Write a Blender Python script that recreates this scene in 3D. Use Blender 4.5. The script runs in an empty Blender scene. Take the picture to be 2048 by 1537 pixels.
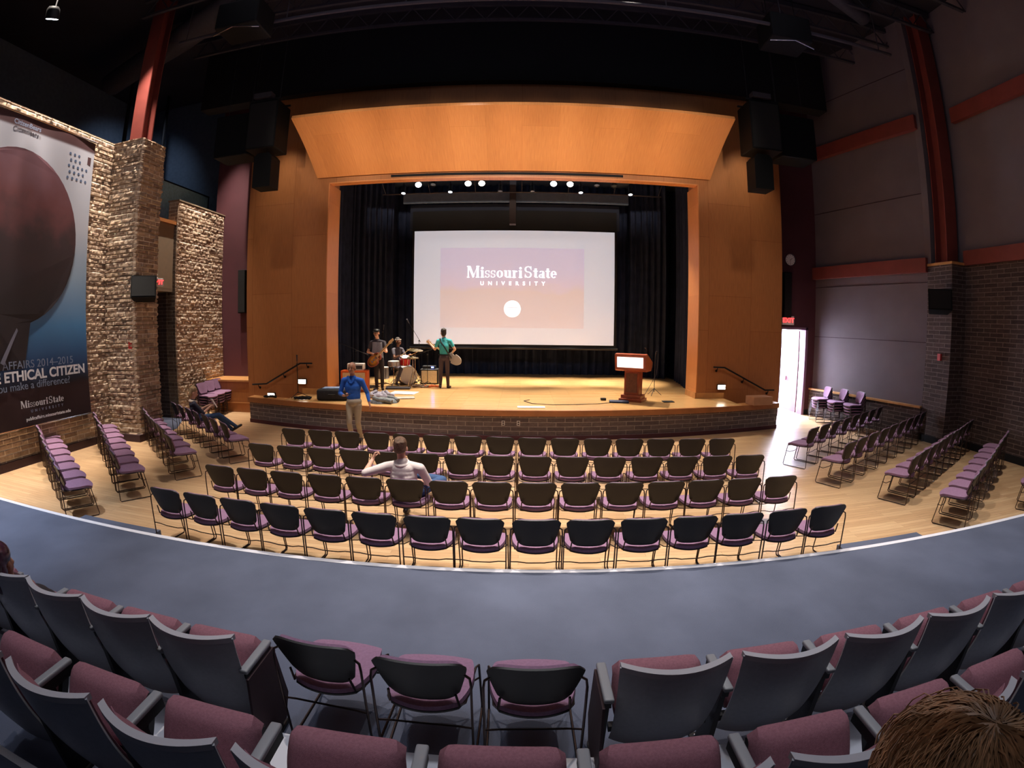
import bpy, bmesh, math, random
import numpy as np
from mathutils import Vector, Matrix, Euler
random.seed(7)
C = bpy.context.scene.collection
SC = bpy.context.scene
PI = math.pi

# ------------------------------------------------------------------ camera (wide action-camera lens)
cam_d = bpy.data.cameras.new('camera'); cam_d.type = 'PANO'; cam_d.sensor_width = 36
cy = cam_d if hasattr(cam_d, 'panorama_type') else cam_d.cycles
cy.panorama_type = 'FISHEYE_LENS_POLYNOMIAL'
cy.fisheye_polynomial_k0 = 0
cy.fisheye_polynomial_k1 = -0.05975866578907244
cy.fisheye_polynomial_k2 = 8.864910786290605e-06
cy.fisheye_polynomial_k3 = 1.6813190049923146e-05
cy.fisheye_polynomial_k4 = -3.1151403806380085e-07
cy.fisheye_fov = PI
cam_d.shift_x = -4.62/2048; cam_d.shift_y = -36.19/1537
cam_d.clip_start = 0.02
cam_o = bpy.data.objects.new('camera', cam_d); C.objects.link(cam_o)
Rm = [[0.9998680123434641, 0.013474854172597426, 0.009076684271117352], [-0.010207864922619825, 0.08640178354324285, 0.9962080763044777], [-0.012639516844083208, 0.996169242702049, -0.08652792906555833]]
m = Matrix.Identity(4)
for i in range(3):
    m[i][0] = Rm[0][i]; m[i][1] = Rm[1][i]; m[i][2] = -Rm[2][i]
m.translation = Vector((0, 0, 2.662)); cam_o.matrix_world = m
SC.camera = cam_o

# ------------------------------------------------------------------ view, world
SC.view_settings.view_transform = 'Standard'; SC.view_settings.look = 'None'
SC.view_settings.exposure = 1.4; SC.view_settings.gamma = 1; SC.view_settings.use_curve_mapping = False
w = bpy.data.worlds.new('world'); SC.world = w; w.use_nodes = True
w.node_tree.nodes['Background'].inputs[0].default_value = (0.5, 0.5, 0.9, 1)
w.node_tree.nodes['Background'].inputs[1].default_value = 0.01

# ------------------------------------------------------------------ lights (house rig and added fills)
def spot(loc, tgt, energy, color=(1, .85, .7), size=60, blend=.6, rad=.08, name='spot_beam'):
    l = bpy.data.lights.new(name, 'SPOT'); l.energy = energy; l.color = color
    l.spot_size = math.radians(size); l.spot_blend = blend; l.shadow_soft_size = rad
    o = bpy.data.objects.new(name, l); C.objects.link(o)
    d = Vector(tgt)-Vector(loc); o.location = loc
    o.rotation_euler = d.to_track_quat('-Z', 'Y').to_euler()
    return o
def area(loc, tgt, energy, color, sx, sy, name='area_light'):
    l = bpy.data.lights.new(name, 'AREA'); l.shape = 'RECTANGLE'; l.size = sx; l.size_y = sy
    l.energy = energy; l.color = color
    o = bpy.data.objects.new(name, l); C.objects.link(o); o.location = loc
    d = Vector(tgt)-Vector(loc); o.rotation_euler = d.to_track_quat('-Z', 'Y').to_euler()
    return o
WARM = (1, .86, .70); NEUT = (1, .90, .80); COOL = (.84, .90, 1)
# narrow unseen spots added behind the camera to brighten the canopy
for k in range(8):
    x = -4.9+1.33*k
    spot((x*.7, -6.0, 5.0), (x, 11.8, 7.3), 2900, WARM, 10.5, 1.0, .25)
# wall washers on the timber proscenium
for x in (-6.75, 6.25):
    spot((x, 11.55, 8.9), (x, 12.75, 4.6), 105, WARM, 62, 1.0, .1)
    spot((x*.75, 5.0, 10.4), (x*1.02, 12.6, 2.4), 300, WARM, 30, 1.0, .2)
area((1, 6.5, 9.0), (1, 6.5, 12), 26, (.72, .66, 1), 14, 8, 'ceiling_fill')  # added fill, no real fitting: lifts the ceiling and upper walls with purple
area((-.2, 15.9, 7.5), (-.2, 15.9, 9), 16, (.75, .9, 1), 9, 1.2, 'stage_ceiling_fill')  # added fill that brightens the blue-grey ceiling above the stage
# house down-lights over the timber floor
for x, y, e in ((-7.5, 6.4, 1700), (-4.5, 8.6, 1500), (-1.6, 6.2, 1700), (1.6, 6.2, 1550), (-1.2, 9.6, 1000), (4.6, 6.4, 950), (7.8, 5.8, 900), (2.4, 9.6, 380), (-1.6, 4.6, 800), (2.2, 4.6, 800)):
    spot((x, y, 10.6), (x, y, 0), e*.8, NEUT, 50, .95, .05)
# cool lights over the carpet walkway
for x, e in ((-7.8, 5200), (-5.0, 480), (-2.5, 420), (0.6, 520), (3.6, 520), (6.6, 1000)):
    spot((x, 2.7, 10.8), (x, 2.8, 0), e*.46, COOL, 40, .9, .2)
area((0, 2.0, 10.75), (0, 2.0, 0), 60, (.86, .88, 1), 12, 5, 'overhead_fill')  # added soft fill for general ambient over the seating, not a fitting
area((0, 7.5, 10.75), (0, 7.5, 0), 16, (.9, .86, 1), 14, 3, 'overhead_fill')  # second added ambient fill, over the timber floor
# grazing down-lights on the split-face brick
for y, e in ((4.6, 900), (6.0, 1100), (7.6, 1300), (9.2, 1100), (12.2, 1100), (13.6, 1300)):
    spot((-9.0, y-.5, 10.4), (-10.1, y, 1.0), e*.98, (1, .88, .76), 44, .9, .05)
spot((-7.9, 9.6, 10.4), (-8.9, 9.45, 1.5), 900, (1, .82, .64), 30, .9, .05)
# stage spots
for x, y, e, tx, ty in ((-3.28, 14.55, 900, -3.3, 13.2), (-1.69, 14.55, 800, -1.5, 12.6), (-1.26, 14.55, 900, -2.4, 12.5), (.99, 14.55, 900, 1.2, 12.3), (1.51, 14.55, 1300, 2.4, 12.3), (3.46, 14.55, 500, 4.2, 12.9)):
    spot((x, y, 7.0), (tx, ty, .7), e*.62, (1, .88, .70), 52, .7, .06)
for x in (-4.0, -2.1, -.2, 1.7, 3.6):
    spot((x, 15.2, 6.85), (x, 16.2, .7), 2300, (1, .88, .70), 33, 1.0, .1)
# front wash on the stage and screen
spot((-.2, 1.5, 8.6), (-.2, 17.5, 3.9), 560, (.86, .93, 1), 34, .8, .3)
area((8.75, 15.6, 3.3), (8.75, 15.5, .0), 560, (.86, .92, 1), 2.2, 2.4, 'door_daylight')
area((8.6, 14.3, 1.9), (9.6, 8.0, .8), 22, (.74, .76, 1), .8, 1.9, 'door_daylight')  # panel added in the doorway, standing in for daylight spilling into the hall

# ------------------------------------------------------------------ materials
def lin(c): return tuple(((v/255)/12.92 if v/255 <= .04045 else ((v/255+.055)/1.055)**2.4) for v in c)
def mat(name, rgb, rough=.6, metal=0, noise=.0, nscale=8, bump=0, bscale=60, spec=.5, emit=None, es=1):
    m_ = bpy.data.materials.new(name); m_.use_nodes = True; nt = m_.node_tree; b = nt.nodes['Principled BSDF']
    c = lin(rgb); b.inputs['Roughness'].default_value = rough; b.inputs['Metallic'].default_value = metal
    b.inputs['Specular IOR Level'].default_value = spec
    b.inputs['Base Color'].default_value = (*c, 1)
    tc = nt.nodes.new('ShaderNodeTexCoord')
    if noise:
        n = nt.nodes.new('ShaderNodeTexNoise'); n.inputs['Scale'].default_value = nscale; n.inputs['Detail'].default_value = 4
        nt.links.new(tc.outputs['Object'], n.inputs['Vector'])
        r = nt.nodes.new('ShaderNodeValToRGB'); r.color_ramp.elements[0].position = .3; r.color_ramp.elements[1].position = .7
        r.color_ramp.elements[0].color = (*[v*(1-noise) for v in c], 1); r.color_ramp.elements[1].color = (*[min(1, v*(1+noise)) for v in c], 1)
        nt.links.new(n.outputs['Fac'], r.inputs['Fac']); nt.links.new(r.outputs['Color'], b.inputs['Base Color'])
    if bump:
        n2 = nt.nodes.new('ShaderNodeTexNoise'); n2.inputs['Scale'].default_value = bscale
        nt.links.new(tc.outputs['Object'], n2.inputs['Vector'])
        bp = nt.nodes.new('ShaderNodeBump'); bp.inputs['Strength'].default_value = bump; bp.inputs['Distance'].default_value = .01
        nt.links.new(n2.outputs['Fac'], bp.inputs['Height']); nt.links.new(bp.outputs['Normal'], b.inputs['Normal'])
    if emit:
        b.inputs['Emission Color'].default_value = (*lin(emit), 1); b.inputs['Emission Strength'].default_value = es
    return m_
def uvmap(nt, sx, sy):
    tc = nt.nodes.new('ShaderNodeTexCoord'); mp = nt.nodes.new('ShaderNodeMapping'); mp.inputs['Scale'].default_value = (sx, sy, 1)
    nt.links.new(tc.outputs['UV'], mp.inputs['Vector']); return mp.outputs['Vector']
def brick(name, c1, c2, mortar, bw=.40, bh=.10, ms=.012, bump=1.0, dist=.03, rough=.9, rocky=0.0, mb=0.0):
    m_ = bpy.data.materials.new(name); m_.use_nodes = True; nt = m_.node_tree; b = nt.nodes['Principled BSDF']; L = nt.links
    v = uvmap(nt, 1, 1)
    t = nt.nodes.new('ShaderNodeTexBrick'); L.new(v, t.inputs['Vector'])
    t.inputs['Scale'].default_value = 1; t.inputs['Brick Width'].default_value = bw; t.inputs['Row Height'].default_value = bh
    t.inputs['Mortar Size'].default_value = ms; t.inputs['Mortar Smooth'].default_value = .2; t.inputs['Bias'].default_value = mb
    t.inputs['Color1'].default_value = (*lin(c1), 1); t.inputs['Color2'].default_value = (*lin(c2), 1); t.inputs['Mortar'].default_value = (*lin(mortar), 1)
    n = nt.nodes.new('ShaderNodeTexNoise'); n.inputs['Scale'].default_value = 9; n.inputs['Detail'].default_value = 7; n.inputs['Roughness'].default_value = .65
    mp = nt.nodes.new('ShaderNodeMapping'); mp.inputs['Scale'].default_value = (1, 2.2, 1); L.new(v, mp.inputs['Vector']); L.new(mp.outputs[0], n.inputs['Vector'])
    mx = nt.nodes.new('ShaderNodeMix'); mx.data_type = 'RGBA'; mx.blend_type = 'OVERLAY'; mx.inputs['Factor'].default_value = .55
    L.new(t.outputs['Color'], mx.inputs[6]); L.new(n.outputs['Fac'], mx.inputs[7]); L.new(mx.outputs[2], b.inputs['Base Color'])
    ma = nt.nodes.new('ShaderNodeMath'); ma.operation = 'MULTIPLY_ADD'; ma.inputs[1].default_value = -1.0; ma.inputs[2].default_value = 1.0
    L.new(t.outputs['Fac'], ma.inputs[0])
    m2 = nt.nodes.new('ShaderNodeMath'); m2.operation = 'MULTIPLY_ADD'; m2.inputs[1].default_value = rocky
    L.new(n.outputs['Fac'], m2.inputs[0]); L.new(ma.outputs[0], m2.inputs[2])
    bp = nt.nodes.new('ShaderNodeBump'); bp.inputs['Strength'].default_value = bump; bp.inputs['Distance'].default_value = dist
    L.new(m2.outputs[0], bp.inputs['Height']); L.new(bp.outputs['Normal'], b.inputs['Normal'])
    b.inputs['Roughness'].default_value = rough; b.inputs['Specular IOR Level'].default_value = .2
    return m_
def planks(name, c1, c2, seam, L_=1.6, W_=.075, rough=.35, rot=0, spec=.5, seam_size=.0015, grain=.35):
    m_ = bpy.data.materials.new(name); m_.use_nodes = True; nt = m_.node_tree; b = nt.nodes['Principled BSDF']; L = nt.links
    tc = nt.nodes.new('ShaderNodeTexCoord'); mp = nt.nodes.new('ShaderNodeMapping'); mp.inputs['Rotation'].default_value = (0, 0, rot)
    L.new(tc.outputs['UV'], mp.inputs['Vector']); v = mp.outputs[0]
    t = nt.nodes.new('ShaderNodeTexBrick'); L.new(v, t.inputs['Vector']); t.inputs['Scale'].default_value = 1
    t.inputs['Brick Width'].default_value = L_; t.inputs['Row Height'].default_value = W_; t.inputs['Mortar Size'].default_value = seam_size; t.offset = .37
    t.inputs['Color1'].default_value = (*lin(c1), 1); t.inputs['Color2'].default_value = (*lin(c2), 1); t.inputs['Mortar'].default_value = (*lin(seam), 1)
    n = nt.nodes.new('ShaderNodeTexNoise'); n.inputs['Scale'].default_value = 3; n.inputs['Detail'].default_value = 6
    m3 = nt.nodes.new('ShaderNodeMapping'); m3.inputs['Scale'].default_value = (1, 14, 1); L.new(v, m3.inputs['Vector']); L.new(m3.outputs[0], n.inputs['Vector'])
    mx = nt.nodes.new('ShaderNodeMix'); mx.data_type = 'RGBA'; mx.blend_type = 'OVERLAY'; mx.inputs['Factor'].default_value = grain
    L.new(t.outputs['Color'], mx.inputs[6]); L.new(n.outputs['Fac'], mx.inputs[7]); L.new(mx.outputs[2], b.inputs['Base Color'])
    b.inputs['Roughness'].default_value = rough; b.inputs['Specular IOR Level'].default_value = spec
    return m_
M = {}
M['floor'] = planks('maple_floor', (206, 172, 132), (188, 150, 112), (120, 90, 62), 1.5, .08, .32)
M['stage'] = planks('stage_floor', (216, 174, 120), (200, 154, 100), (110, 70, 36), 1.4, .07, .22)
M['veneer'] = planks('wood_veneer', (172, 112, 66), (164, 104, 60), (130, 72, 36), 2.6, 1.3, .42, PI/2, .4, .004, .25)
M['veneer_lt'] = planks('light_veneer', (212, 142, 84), (204, 134, 78), (180, 108, 52), 2.6, .9, .4, PI/2, .4, .002, .3)
M['fascia'] = mat('fascia_wood', (168, 108, 62), .4, noise=.15, nscale=3)
M['oak'] = mat('oak_trim', (196, 140, 84), .45, noise=.12, nscale=6)
M['lectern'] = mat('cherry_wood', (150, 70, 44), .35, noise=.2, nscale=5)
M['maroon'] = mat('maroon_paint', (84, 42, 50), .7, noise=.06, nscale=2)
M['steel_red'] = mat('oxide_red_steel', (126, 56, 48), .55, noise=.1, nscale=3)
M['grey_panel'] = mat('grey_wall_panel', (112, 100, 104), .85, noise=.06, nscale=1.5)
M['beige'] = mat('beige_plaster', (132, 112, 90), .9, noise=.05)
M['black'] = mat('matt_black', (14, 13, 17), .9, noise=.2, nscale=1)
M['ceil'] = mat('ceiling_black', (34, 32, 42), .9, noise=.3, nscale=.7)
M['duct'] = mat('dark_duct', (52, 48, 56), .8, 0, noise=.15)
M['curtain'] = mat('black_velvet', (40, 46, 66), .95, noise=.25, nscale=3, spec=.1)
M['carpet'] = mat('grey_carpet', (90, 95, 113), .97, noise=.16, nscale=1.3, bump=.5, bscale=240, spec=.1)
M['carpet_rib'] = M['carpet']
M['nosing'] = mat('pale_nosing', (216, 214, 222), .5)
M['plastic'] = mat('black_plastic', (13, 12, 16), .5, noise=.1, nscale=30)
M['shell'] = mat('charcoal_shell', (160, 162, 170), .42, noise=.06, nscale=40)
M['shelledge'] = mat('grey_edge', (170, 168, 176), .4)
M['mauve'] = mat('mauve_fabric', (140, 108, 134), .92, noise=.1, nscale=60, bump=.3, bscale=400, spec=.15)
M['pink'] = mat('plum_fabric', (142, 98, 110), .95, noise=.14, nscale=90, bump=.4, bscale=400, spec=.15)
M['wire'] = mat('dark_wire', (70, 58, 56), .32, .85)
M['darksteel'] = mat('dark_steel', (30, 28, 32), .45, .5)
M['chrome'] = mat('chrome', (200, 200, 205), .15, 1)
M['arm'] = mat('grey_armrest', (134, 136, 142), .45)
M['endpanel'] = mat('end_panel', (58, 36, 42), .7, noise=.1)
M['spk'] = mat('speaker_black', (7, 7, 9), .7, spec=.2)
M['grille'] = mat('speaker_grille', (10, 9, 11), .8, bump=.6, bscale=300)
M['blue_dim'] = mat('blue_grey_wall', (84, 96, 114), .9, noise=.1)
M['brick_l'] = brick('split_face_brick', (176, 152, 128), (132, 108, 90), (206, 192, 168), .40, .105, .010, 1.0, .09, .9, 3.0)
M['brick_d'] = brick('rough_dark_brick', (92, 78, 74), (72, 60, 58), (126, 112, 106), .40, .105, .010, .8, .03, .9, .8)
M['brick_s'] = brick('stage_brick', (118, 106, 106), (98, 88, 90), (164, 154, 150), .42, .105, .008, .6, .02, .85, .4)
M['brick_r'] = brick('split_face_stone', (186, 162, 138), (140, 116, 98), (220, 206, 184), .40, .105, .010, .35, .012, .95, 1.0)
M['white'] = mat('white_paint', (226, 226, 226), .6)
M['daylit'] = mat('lobby_white', (240, 242, 250), .8)
M['card'] = mat('cardboard', (190, 140, 104), .8, noise=.06)
M['paper'] = mat('paper', (236, 234, 232), .8)
M['lampon'] = mat('lamp_lens', (255, 255, 255), .4, emit=(255, 246, 232), es=26)
M['lampcool'] = mat('lamp_lens_cool', (255, 255, 255), .4, emit=(226, 236, 255), es=22)
M['steplamp'] = mat('step_light_lens', (255, 255, 255), .4, emit=(255, 244, 222), es=9)
M['exit_red'] = mat('exit_red', (220, 40, 40), .5, emit=(255, 50, 50), es=1.6)

# ------------------------------------------------------------------ mesh helpers
class MB:
    def __init__(s): s.v = []; s.f = []; s.m = []; s.cur = 0
    def add(s, vs, fs):
        o = len(s.v); s.v += [tuple(p) for p in vs]; s.f += [tuple(i+o for i in f) for f in fs]; s.m += [s.cur]*len(fs); return s
    def box(s, x0, x1, y0, y1, z0, z1, M_=None):
        vs = [Vector((x, y, z)) for x in (x0, x1) for y in (y0, y1) for z in (z0, z1)]
        if M_ is not None: vs = [M_ @ p for p in vs]
        return s.add(vs, [(0, 1, 3, 2), (4, 6, 7, 5), (0, 4, 5, 1), (2, 3, 7, 6), (0, 2, 6, 4), (1, 5, 7, 3)])
    def obox(s, c, d, e=(0, 0, 0)):
        return s.box(-d[0]/2, d[0]/2, -d[1]/2, d[1]/2, -d[2]/2, d[2]/2, Matrix.Translation(c) @ Euler(e).to_matrix().to_4x4())
    def rbox(s, c, d, r, e=(0, 0, 0), n=3):
        # rounded box: super-ellipsoid-like rounded corners in all axes
        T = Matrix.Translation(c) @ Euler(e).to_matrix().to_4x4(); bm = bmesh.new(); bmesh.ops.create_cube(bm, size=1)
        for v in bm.verts: v.co = Vector((v.co.x*d[0], v.co.y*d[1], v.co.z*d[2]))
        bmesh.ops.bevel(bm, geom=bm.edges[:], offset=r, segments=n, affect='EDGES', profile=.5)
        s.add([T @ v.co for v in bm.verts], [[v.index for v in f.verts] for f in bm.faces]) if not bm.verts.index_update() else None
        bm.free(); return s
    def cyl(s, p0, p1, r0, r1=None, n=14, cap=True):
        r1 = r0 if r1 is None else r1; p0 = Vector(p0); p1 = Vector(p1); d = (p1-p0).normalized()
        a = d.orthogonal().normalized(); b = d.cross(a)
        vs = [p0+(a*math.cos(t)+b*math.sin(t))*r0 for t in [2*PI*i/n for i in range(n)]]+[p1+(a*math.cos(t)+b*math.sin(t))*r1 for t in [2*PI*i/n for i in range(n)]]
        fs = [(i, (i+1) % n, n+(i+1) % n, n+i) for i in range(n)]
        if cap: fs += [tuple(range(n-1, -1, -1)), tuple(range(n, 2*n))]
        return s.add(vs, fs)
    def tube(s, pts, r, n=6, closed=False):
        pts = [Vector(p) for p in pts]; N = len(pts); vs = []; prev = None
        for i, p in enumerate(pts):
            d = (pts[min(i+1, N-1)]-pts[max(i-1, 0)]).normalized()
            if prev is None: a = d.orthogonal().normalized()
            else:
                a = prev-d*prev.dot(d); a = a.normalized() if a.length > 1e-5 else d.orthogonal().normalized()
            prev = a; b = d.cross(a)
            vs += [p+(a*math.cos(2*PI*k/n)+b*math.sin(2*PI*k/n))*r for k in range(n)]
        fs = [(i*n+k, i*n+(k+1) % n, (i+1)*n+(k+1) % n, (i+1)*n+k) for i in range(N-1) for k in range(n)]
        fs += [tuple(range(n-1, -1, -1)), tuple((N-1)*n+k for k in range(n))]
        return s.add(vs, fs)
    def sph(s, c, r, n=12, T=None):
        if not hasattr(r, '__len__'): r = (r, r, r)
        vs = []; R_ = n//2+1
        for i in range(R_):
            th = PI*i/(R_-1)
            for k in range(n):
                ph = 2*PI*k/n; p = Vector((r[0]*math.sin(th)*math.cos(ph), r[1]*math.sin(th)*math.sin(ph), r[2]*math.cos(th)))
                if T is not None: p = T @ p
                vs.append(p+Vector(c))
        fs = [(i*n+k, (i+1)*n+k, (i+1)*n+(k+1) % n, i*n+(k+1) % n) for i in range(R_-1) for k in range(n)]
        return s.add(vs, fs)
    def lathe(s, c, prof, axis='z', n=24, T=None):
        vs = []
        for r, h in prof:
            for k in range(n):
                t = 2*PI*k/n; p = Vector((r*math.cos(t), r*math.sin(t), h))
                if axis == 'y': p = Vector((p.x, p.z, p.y))
                if axis == 'x': p = Vector((p.z, p.x, p.y))
                if T is not None: p = T @ p
                vs.append(p+Vector(c))
        N = len(prof)
        fs = [(i*n+k, i*n+(k+1) % n, (i+1)*n+(k+1) % n, (i+1)*n+k) for i in range(N-1) for k in range(n)]
        fs += [tuple(range(n-1, -1, -1)), tuple((N-1)*n+k for k in range(n))]
        return s.add(vs, fs)
    def prism(s, poly, f):
        # f(u,v,w) -> 3D, w in {0,1}; poly list of (u,v)
        n = len(poly); vs = [f(u, v, 0) for u, v in poly]+[f(u, v, 1) for u, v in poly]
        return s.add(vs, [(i, (i+1) % n, n+(i+1) % n, n+i) for i in range(n)]+[tuple(range(n-1, -1, -1)), tuple(range(n, 2*n))])
    def shell(s, f, nu, nv, t):
        # f(u,v) 0..1 -> point; thickness t along the normal
        P = [[Vector(f(i/nu, j/nv)) for j in range(nv+1)] for i in range(nu+1)]
        def nrm(i, j):
            a = P[min(i+1, nu)][j]-P[max(i-1, 0)][j]; b = P[i][min(j+1, nv)]-P[i][max(j-1, 0)]
            c = a.cross(b); return c.normalized() if c.length > 1e-9 else Vector((0, 1, 0))
        A = [P[i][j] for i in range(nu+1) for j in range(nv+1)]
        tt = t if callable(t) else (lambda u, v: t)
        B = [P[i][j]+nrm(i, j)*tt(i/nu, j/nv) for i in range(nu+1) for j in range(nv+1)]
        W = nv+1; K = len(A); fs = []
        for i in range(nu):
            for j in range(nv):
                a, b, c, d = i*W+j, (i+1)*W+j, (i+1)*W+j+1, i*W+j+1
                fs += [(a, d, c, b), (K+a, K+b, K+c, K+d)]
        for i in range(nu): fs += [(i*W, (i+1)*W, K+(i+1)*W, K+i*W), (i*W+nv, K+i*W+nv, K+(i+1)*W+nv, (i+1)*W+nv)]
        for j in range(nv): fs += [(j, K+j, K+j+1, j+1), (nu*W+j, nu*W+j+1, K+nu*W+j+1, K+nu*W+j)]
        return s.add(A+B, fs)
    def mesh(s, name, mats, smooth=False, auto=True):
        me = bpy.data.meshes.new(name); me.from_pydata(s.v, [], s.f)
        for mm in (mats if isinstance(mats, (list, tuple)) else [mats]): me.materials.append(mm)
        me.polygons.foreach_set('material_index', s.m)
        bm = bmesh.new(); bm.from_mesh(me); bmesh.ops.recalc_face_normals(bm, faces=bm.faces[:])
        uv = bm.loops.layers.uv.new('UVMap')
        for f in bm.faces:
            n = f.normal; ax = max(range(3), key=lambda k: abs(n[k]))
            for l in f.loops:
                c = l.vert.co
                l[uv].uv = (c.y, c.z) if ax == 0 else ((c.x, c.z) if ax == 1 else (c.x, c.y))
        bm.to_mesh(me); bm.free()
        if smooth:
            me.polygons.foreach_set('use_smooth', [True]*len(me.polygons))
            try: me.set_sharp_from_angle(angle=math.radians(40))
            except Exception: pass
        me.update(); return me
    def build(s, name, mats, parent=None, smooth=False, loc=None, rot=None):
        o = bpy.data.objects.new(name, s.mesh(name, mats, smooth)); C.objects.link(o)
        if parent is not None: o.parent = parent
        if loc is not None: o.location = loc
        if rot is not None: o.rotation_euler = rot
        return o
def tag(o, label, cat, group=None):
    o['label'] = label; o['category'] = cat
    if group: o['group'] = group
    return o
def thing(name, label, cat, loc=(0, 0, 0), rz=0, group=None):
    o = bpy.data.objects.new(name, None); C.objects.link(o); o.location = loc; o.rotation_euler = (0, 0, rz); o.empty_display_size = .1
    return tag(o, label, cat, group)
def struct(name, mb, m_, smooth=False):
    o = mb.build(name, m_, None, smooth); o['kind'] = 'structure'; return o
def kids(o): return [c for c in o.children]
def copy_tree(o, parent=None):
    c = o.copy(); C.objects.link(c)
    if parent is not None: c.parent = parent
    for ch in kids(o): copy_tree(ch, c)
    return c
ORD = ['first', 'second', 'third', 'fourth', 'fifth', 'sixth', 'seventh', 'eighth', 'ninth', 'tenth', 'eleventh', 'twelfth', 'thirteenth', 'fourteenth', 'fifteenth']
# ------------------------------------------------------------------ structure of the hall
H = 11.55; CX = -.2
struct('floor', MB().box(-14, 14, 4.20, 22, -.12, 0), M['floor'])
struct('ceiling', MB().box(-16, 16, -9, 13.2, H, H+.2).box(-16, 16, 13.2, 22, H, H+.2), M['ceil'])
# tiered seating platform
mb = MB(); mb.box(-9.9, 10.95, 1.86, 4.25, -.1, .27); struct('floor_walkway', mb, M['carpet'])
mb = MB(); mb.box(-9.9, 10.95, .98, 1.80, -.1, .42); struct('floor_tier_low', mb, M['carpet'])
mb = MB(); mb.box(-9.9, 10.95, -2.0, .93, -.1, .57); struct('floor_tier_high', mb, M['carpet'])
mb = MB(); mb.box(-9.9, 10.95, -8.8, -2.0, -.1, 1.1); struct('floor_tier_rear', mb, M['carpet'])
struct('trim_1', MB().box(-9.9, 10.95, 4.22, 4.285, -.1, .274), M['nosing'])
struct('trim_2', MB().box(-9.9, 10.95, 1.80, 1.86, -.1, .424).box(-9.9, 10.95, 1.56, 1.80, .42, .424), M['nosing'])
struct('trim_3', MB().box(-9.9, 10.95, .93, .98, -.1, .574), M['nosing'])
for n_, (a, b) in enumerate(((-5.95, -4.5), (3.85, 5.2))):
    mb = MB().box(a, b, 4.29, 4.66, 0, .135)
    o = mb.build('carpeted_step', M['carpet']); tag(o, ['low grey carpeted step at the walkway edge, left of the chairs', 'low grey carpeted step at the walkway edge, right of the chairs'][n_], 'step', 'steps down to the timber floor')
# left wall: split-face brick with pillar, recess and lower brick length
XL = -9.9
def relief(mb, O, U, V, N, W_, H_, seed, du=.03, dv=.025, amp=.026, bw=.40, bh=.105):
    """split-face masonry as real relief: every brick sits at its own depth, rough faces, raked joints"""
    rg = np.random.RandomState(seed); nu, nv = int(W_/du), int(H_/dv); u = np.linspace(0, W_, nu+1)[:, None]; v = np.linspace(0, H_, nv+1)[None, :]
    row = np.floor(v/bh).astype(int); uu = u+(row % 2)*bw/2+(row % 3)*.07; col = np.floor(uu/bw).astype(int)
    R_ = rg.rand(400, 400); off = R_[row % 400, (col+7*row) % 400]
    fu = (uu/bw-col)*bw; fv = (v/bh-row)*bh
    edge = np.clip(np.minimum(np.minimum(fu, bw-fu)/.02, np.minimum(fv, bh-fv)/.016), 0, 1)
    def vn(s):
        g = rg.rand(int(W_/s)+3, int(H_/s)+3); x = u/s; y = v/s*np.ones_like(u); x = x*np.ones_like(v); i = x.astype(int); j = y.astype(int); a = x-i; b_ = y-j; a = a*a*(3-2*a); b_ = b_*b_*(3-2*b_)
        return g[i, j]*(1-a)*(1-b_)+g[i+1, j]*a*(1-b_)+g[i, j+1]*(1-a)*b_+g[i+1, j+1]*a*b_
    h = (edge*(.35+.55*off+.9*vn(.075)+.55*vn(.04))*amp)
    tap = np.minimum(1, np.minimum(np.minimum(u, W_-u)/.02, np.minimum(v, H_-v)/.02)); h = h*np.clip(tap, 0, 1)
    O, U, V, N = [np.array(q, float) for q in (O, U, V, N)]
    P = O+u[..., None]*U+v[..., None]*V*np.ones_like(u)[..., None]+h[..., None]*N
    i, j = np.meshgrid(np.arange(nu), np.arange(nv), indexing='ij'); a = i*(nv+1)+j; F = np.stack([a, a+nv+1, a+nv+2, a+1], -1).reshape(-1, 4)
    return mb.add(P.reshape(-1, 3).tolist(), F.tolist())
def relief_wall(name, parts):
    mb = MB()
    for p in parts: relief(mb, *p)
    me = bpy.data.meshes.new(name); me.from_pydata(mb.v, [], mb.f); me.materials.append(M['brick_r'])
    uv = me.uv_layers.new(name='UVMap'); co = np.array(mb.v); li = np.zeros(len(me.loops), int); me.loops.foreach_get('vertex_index', li)
    nn = np.zeros(len(me.polygons)*3); me.polygons.foreach_get('normal', nn)
    uv.data.foreach_set('uv', np.stack([co[li, 0]+co[li, 1], co[li, 2]], 1).astype(np.float32).ravel()); me.update()
    o = bpy.data.objects.new(name, me); C.objects.link(o); o['kind'] = 'structure'
mb = MB(); mb.box(XL-.35, XL, -8.8, 9.85, 0, 7.22); struct('wall_left', mb, M['brick_l'])
relief_wall('wall_left_facing', [((XL, 4.4, .0), (0, 1, 0), (0, 0, 1), (1, 0, 0), 4.6, 7.2, 1)])
relief_wall('wall_left_rear_facing', [((XL, 11.73, .0), (0, 1, 0), (0, 0, 1), (1, 0, 0), 2.4, 6.33, 2)])
relief_wall('wall_left_pillar_facing', [((XL+.02, 9.0, 0), (1, 0, 0), (0, 0, 1), (0, -1, 0), .95, 7.22, 3, .03, .025, .036), ((-8.93, 9.0, 0), (0, 1, 0), (0, 0, 1), (1, 0, 0), .85, 7.22, 4, .03, .025, .048)])
mb = MB(); mb.box(XL-.35, XL, 11.72, 14.2, 0, 6.34); struct('wall_left_rear', mb, M['brick_l'])
struct('trim_4', MB().box(XL-.4, XL+.04, 11.72, 14.2, 6.34, 6.38), M['beige'])
struct('wall_left_pillar', MB().box(XL, -8.93, 9.0, 9.85, 0, 7.22), M['brick_l'])
mb = MB(); mb.box(-11.8, -11.6, 9.0, 14.2, 0, 3.75); mb.box(-11.6, XL-.35, 9.65, 9.85, 0, 3.75); mb.box(-11.6, XL-.35, 11.72, 11.9, 0, 3.75)
struct('wall_left_recess', mb, M['brick_d'])
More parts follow.
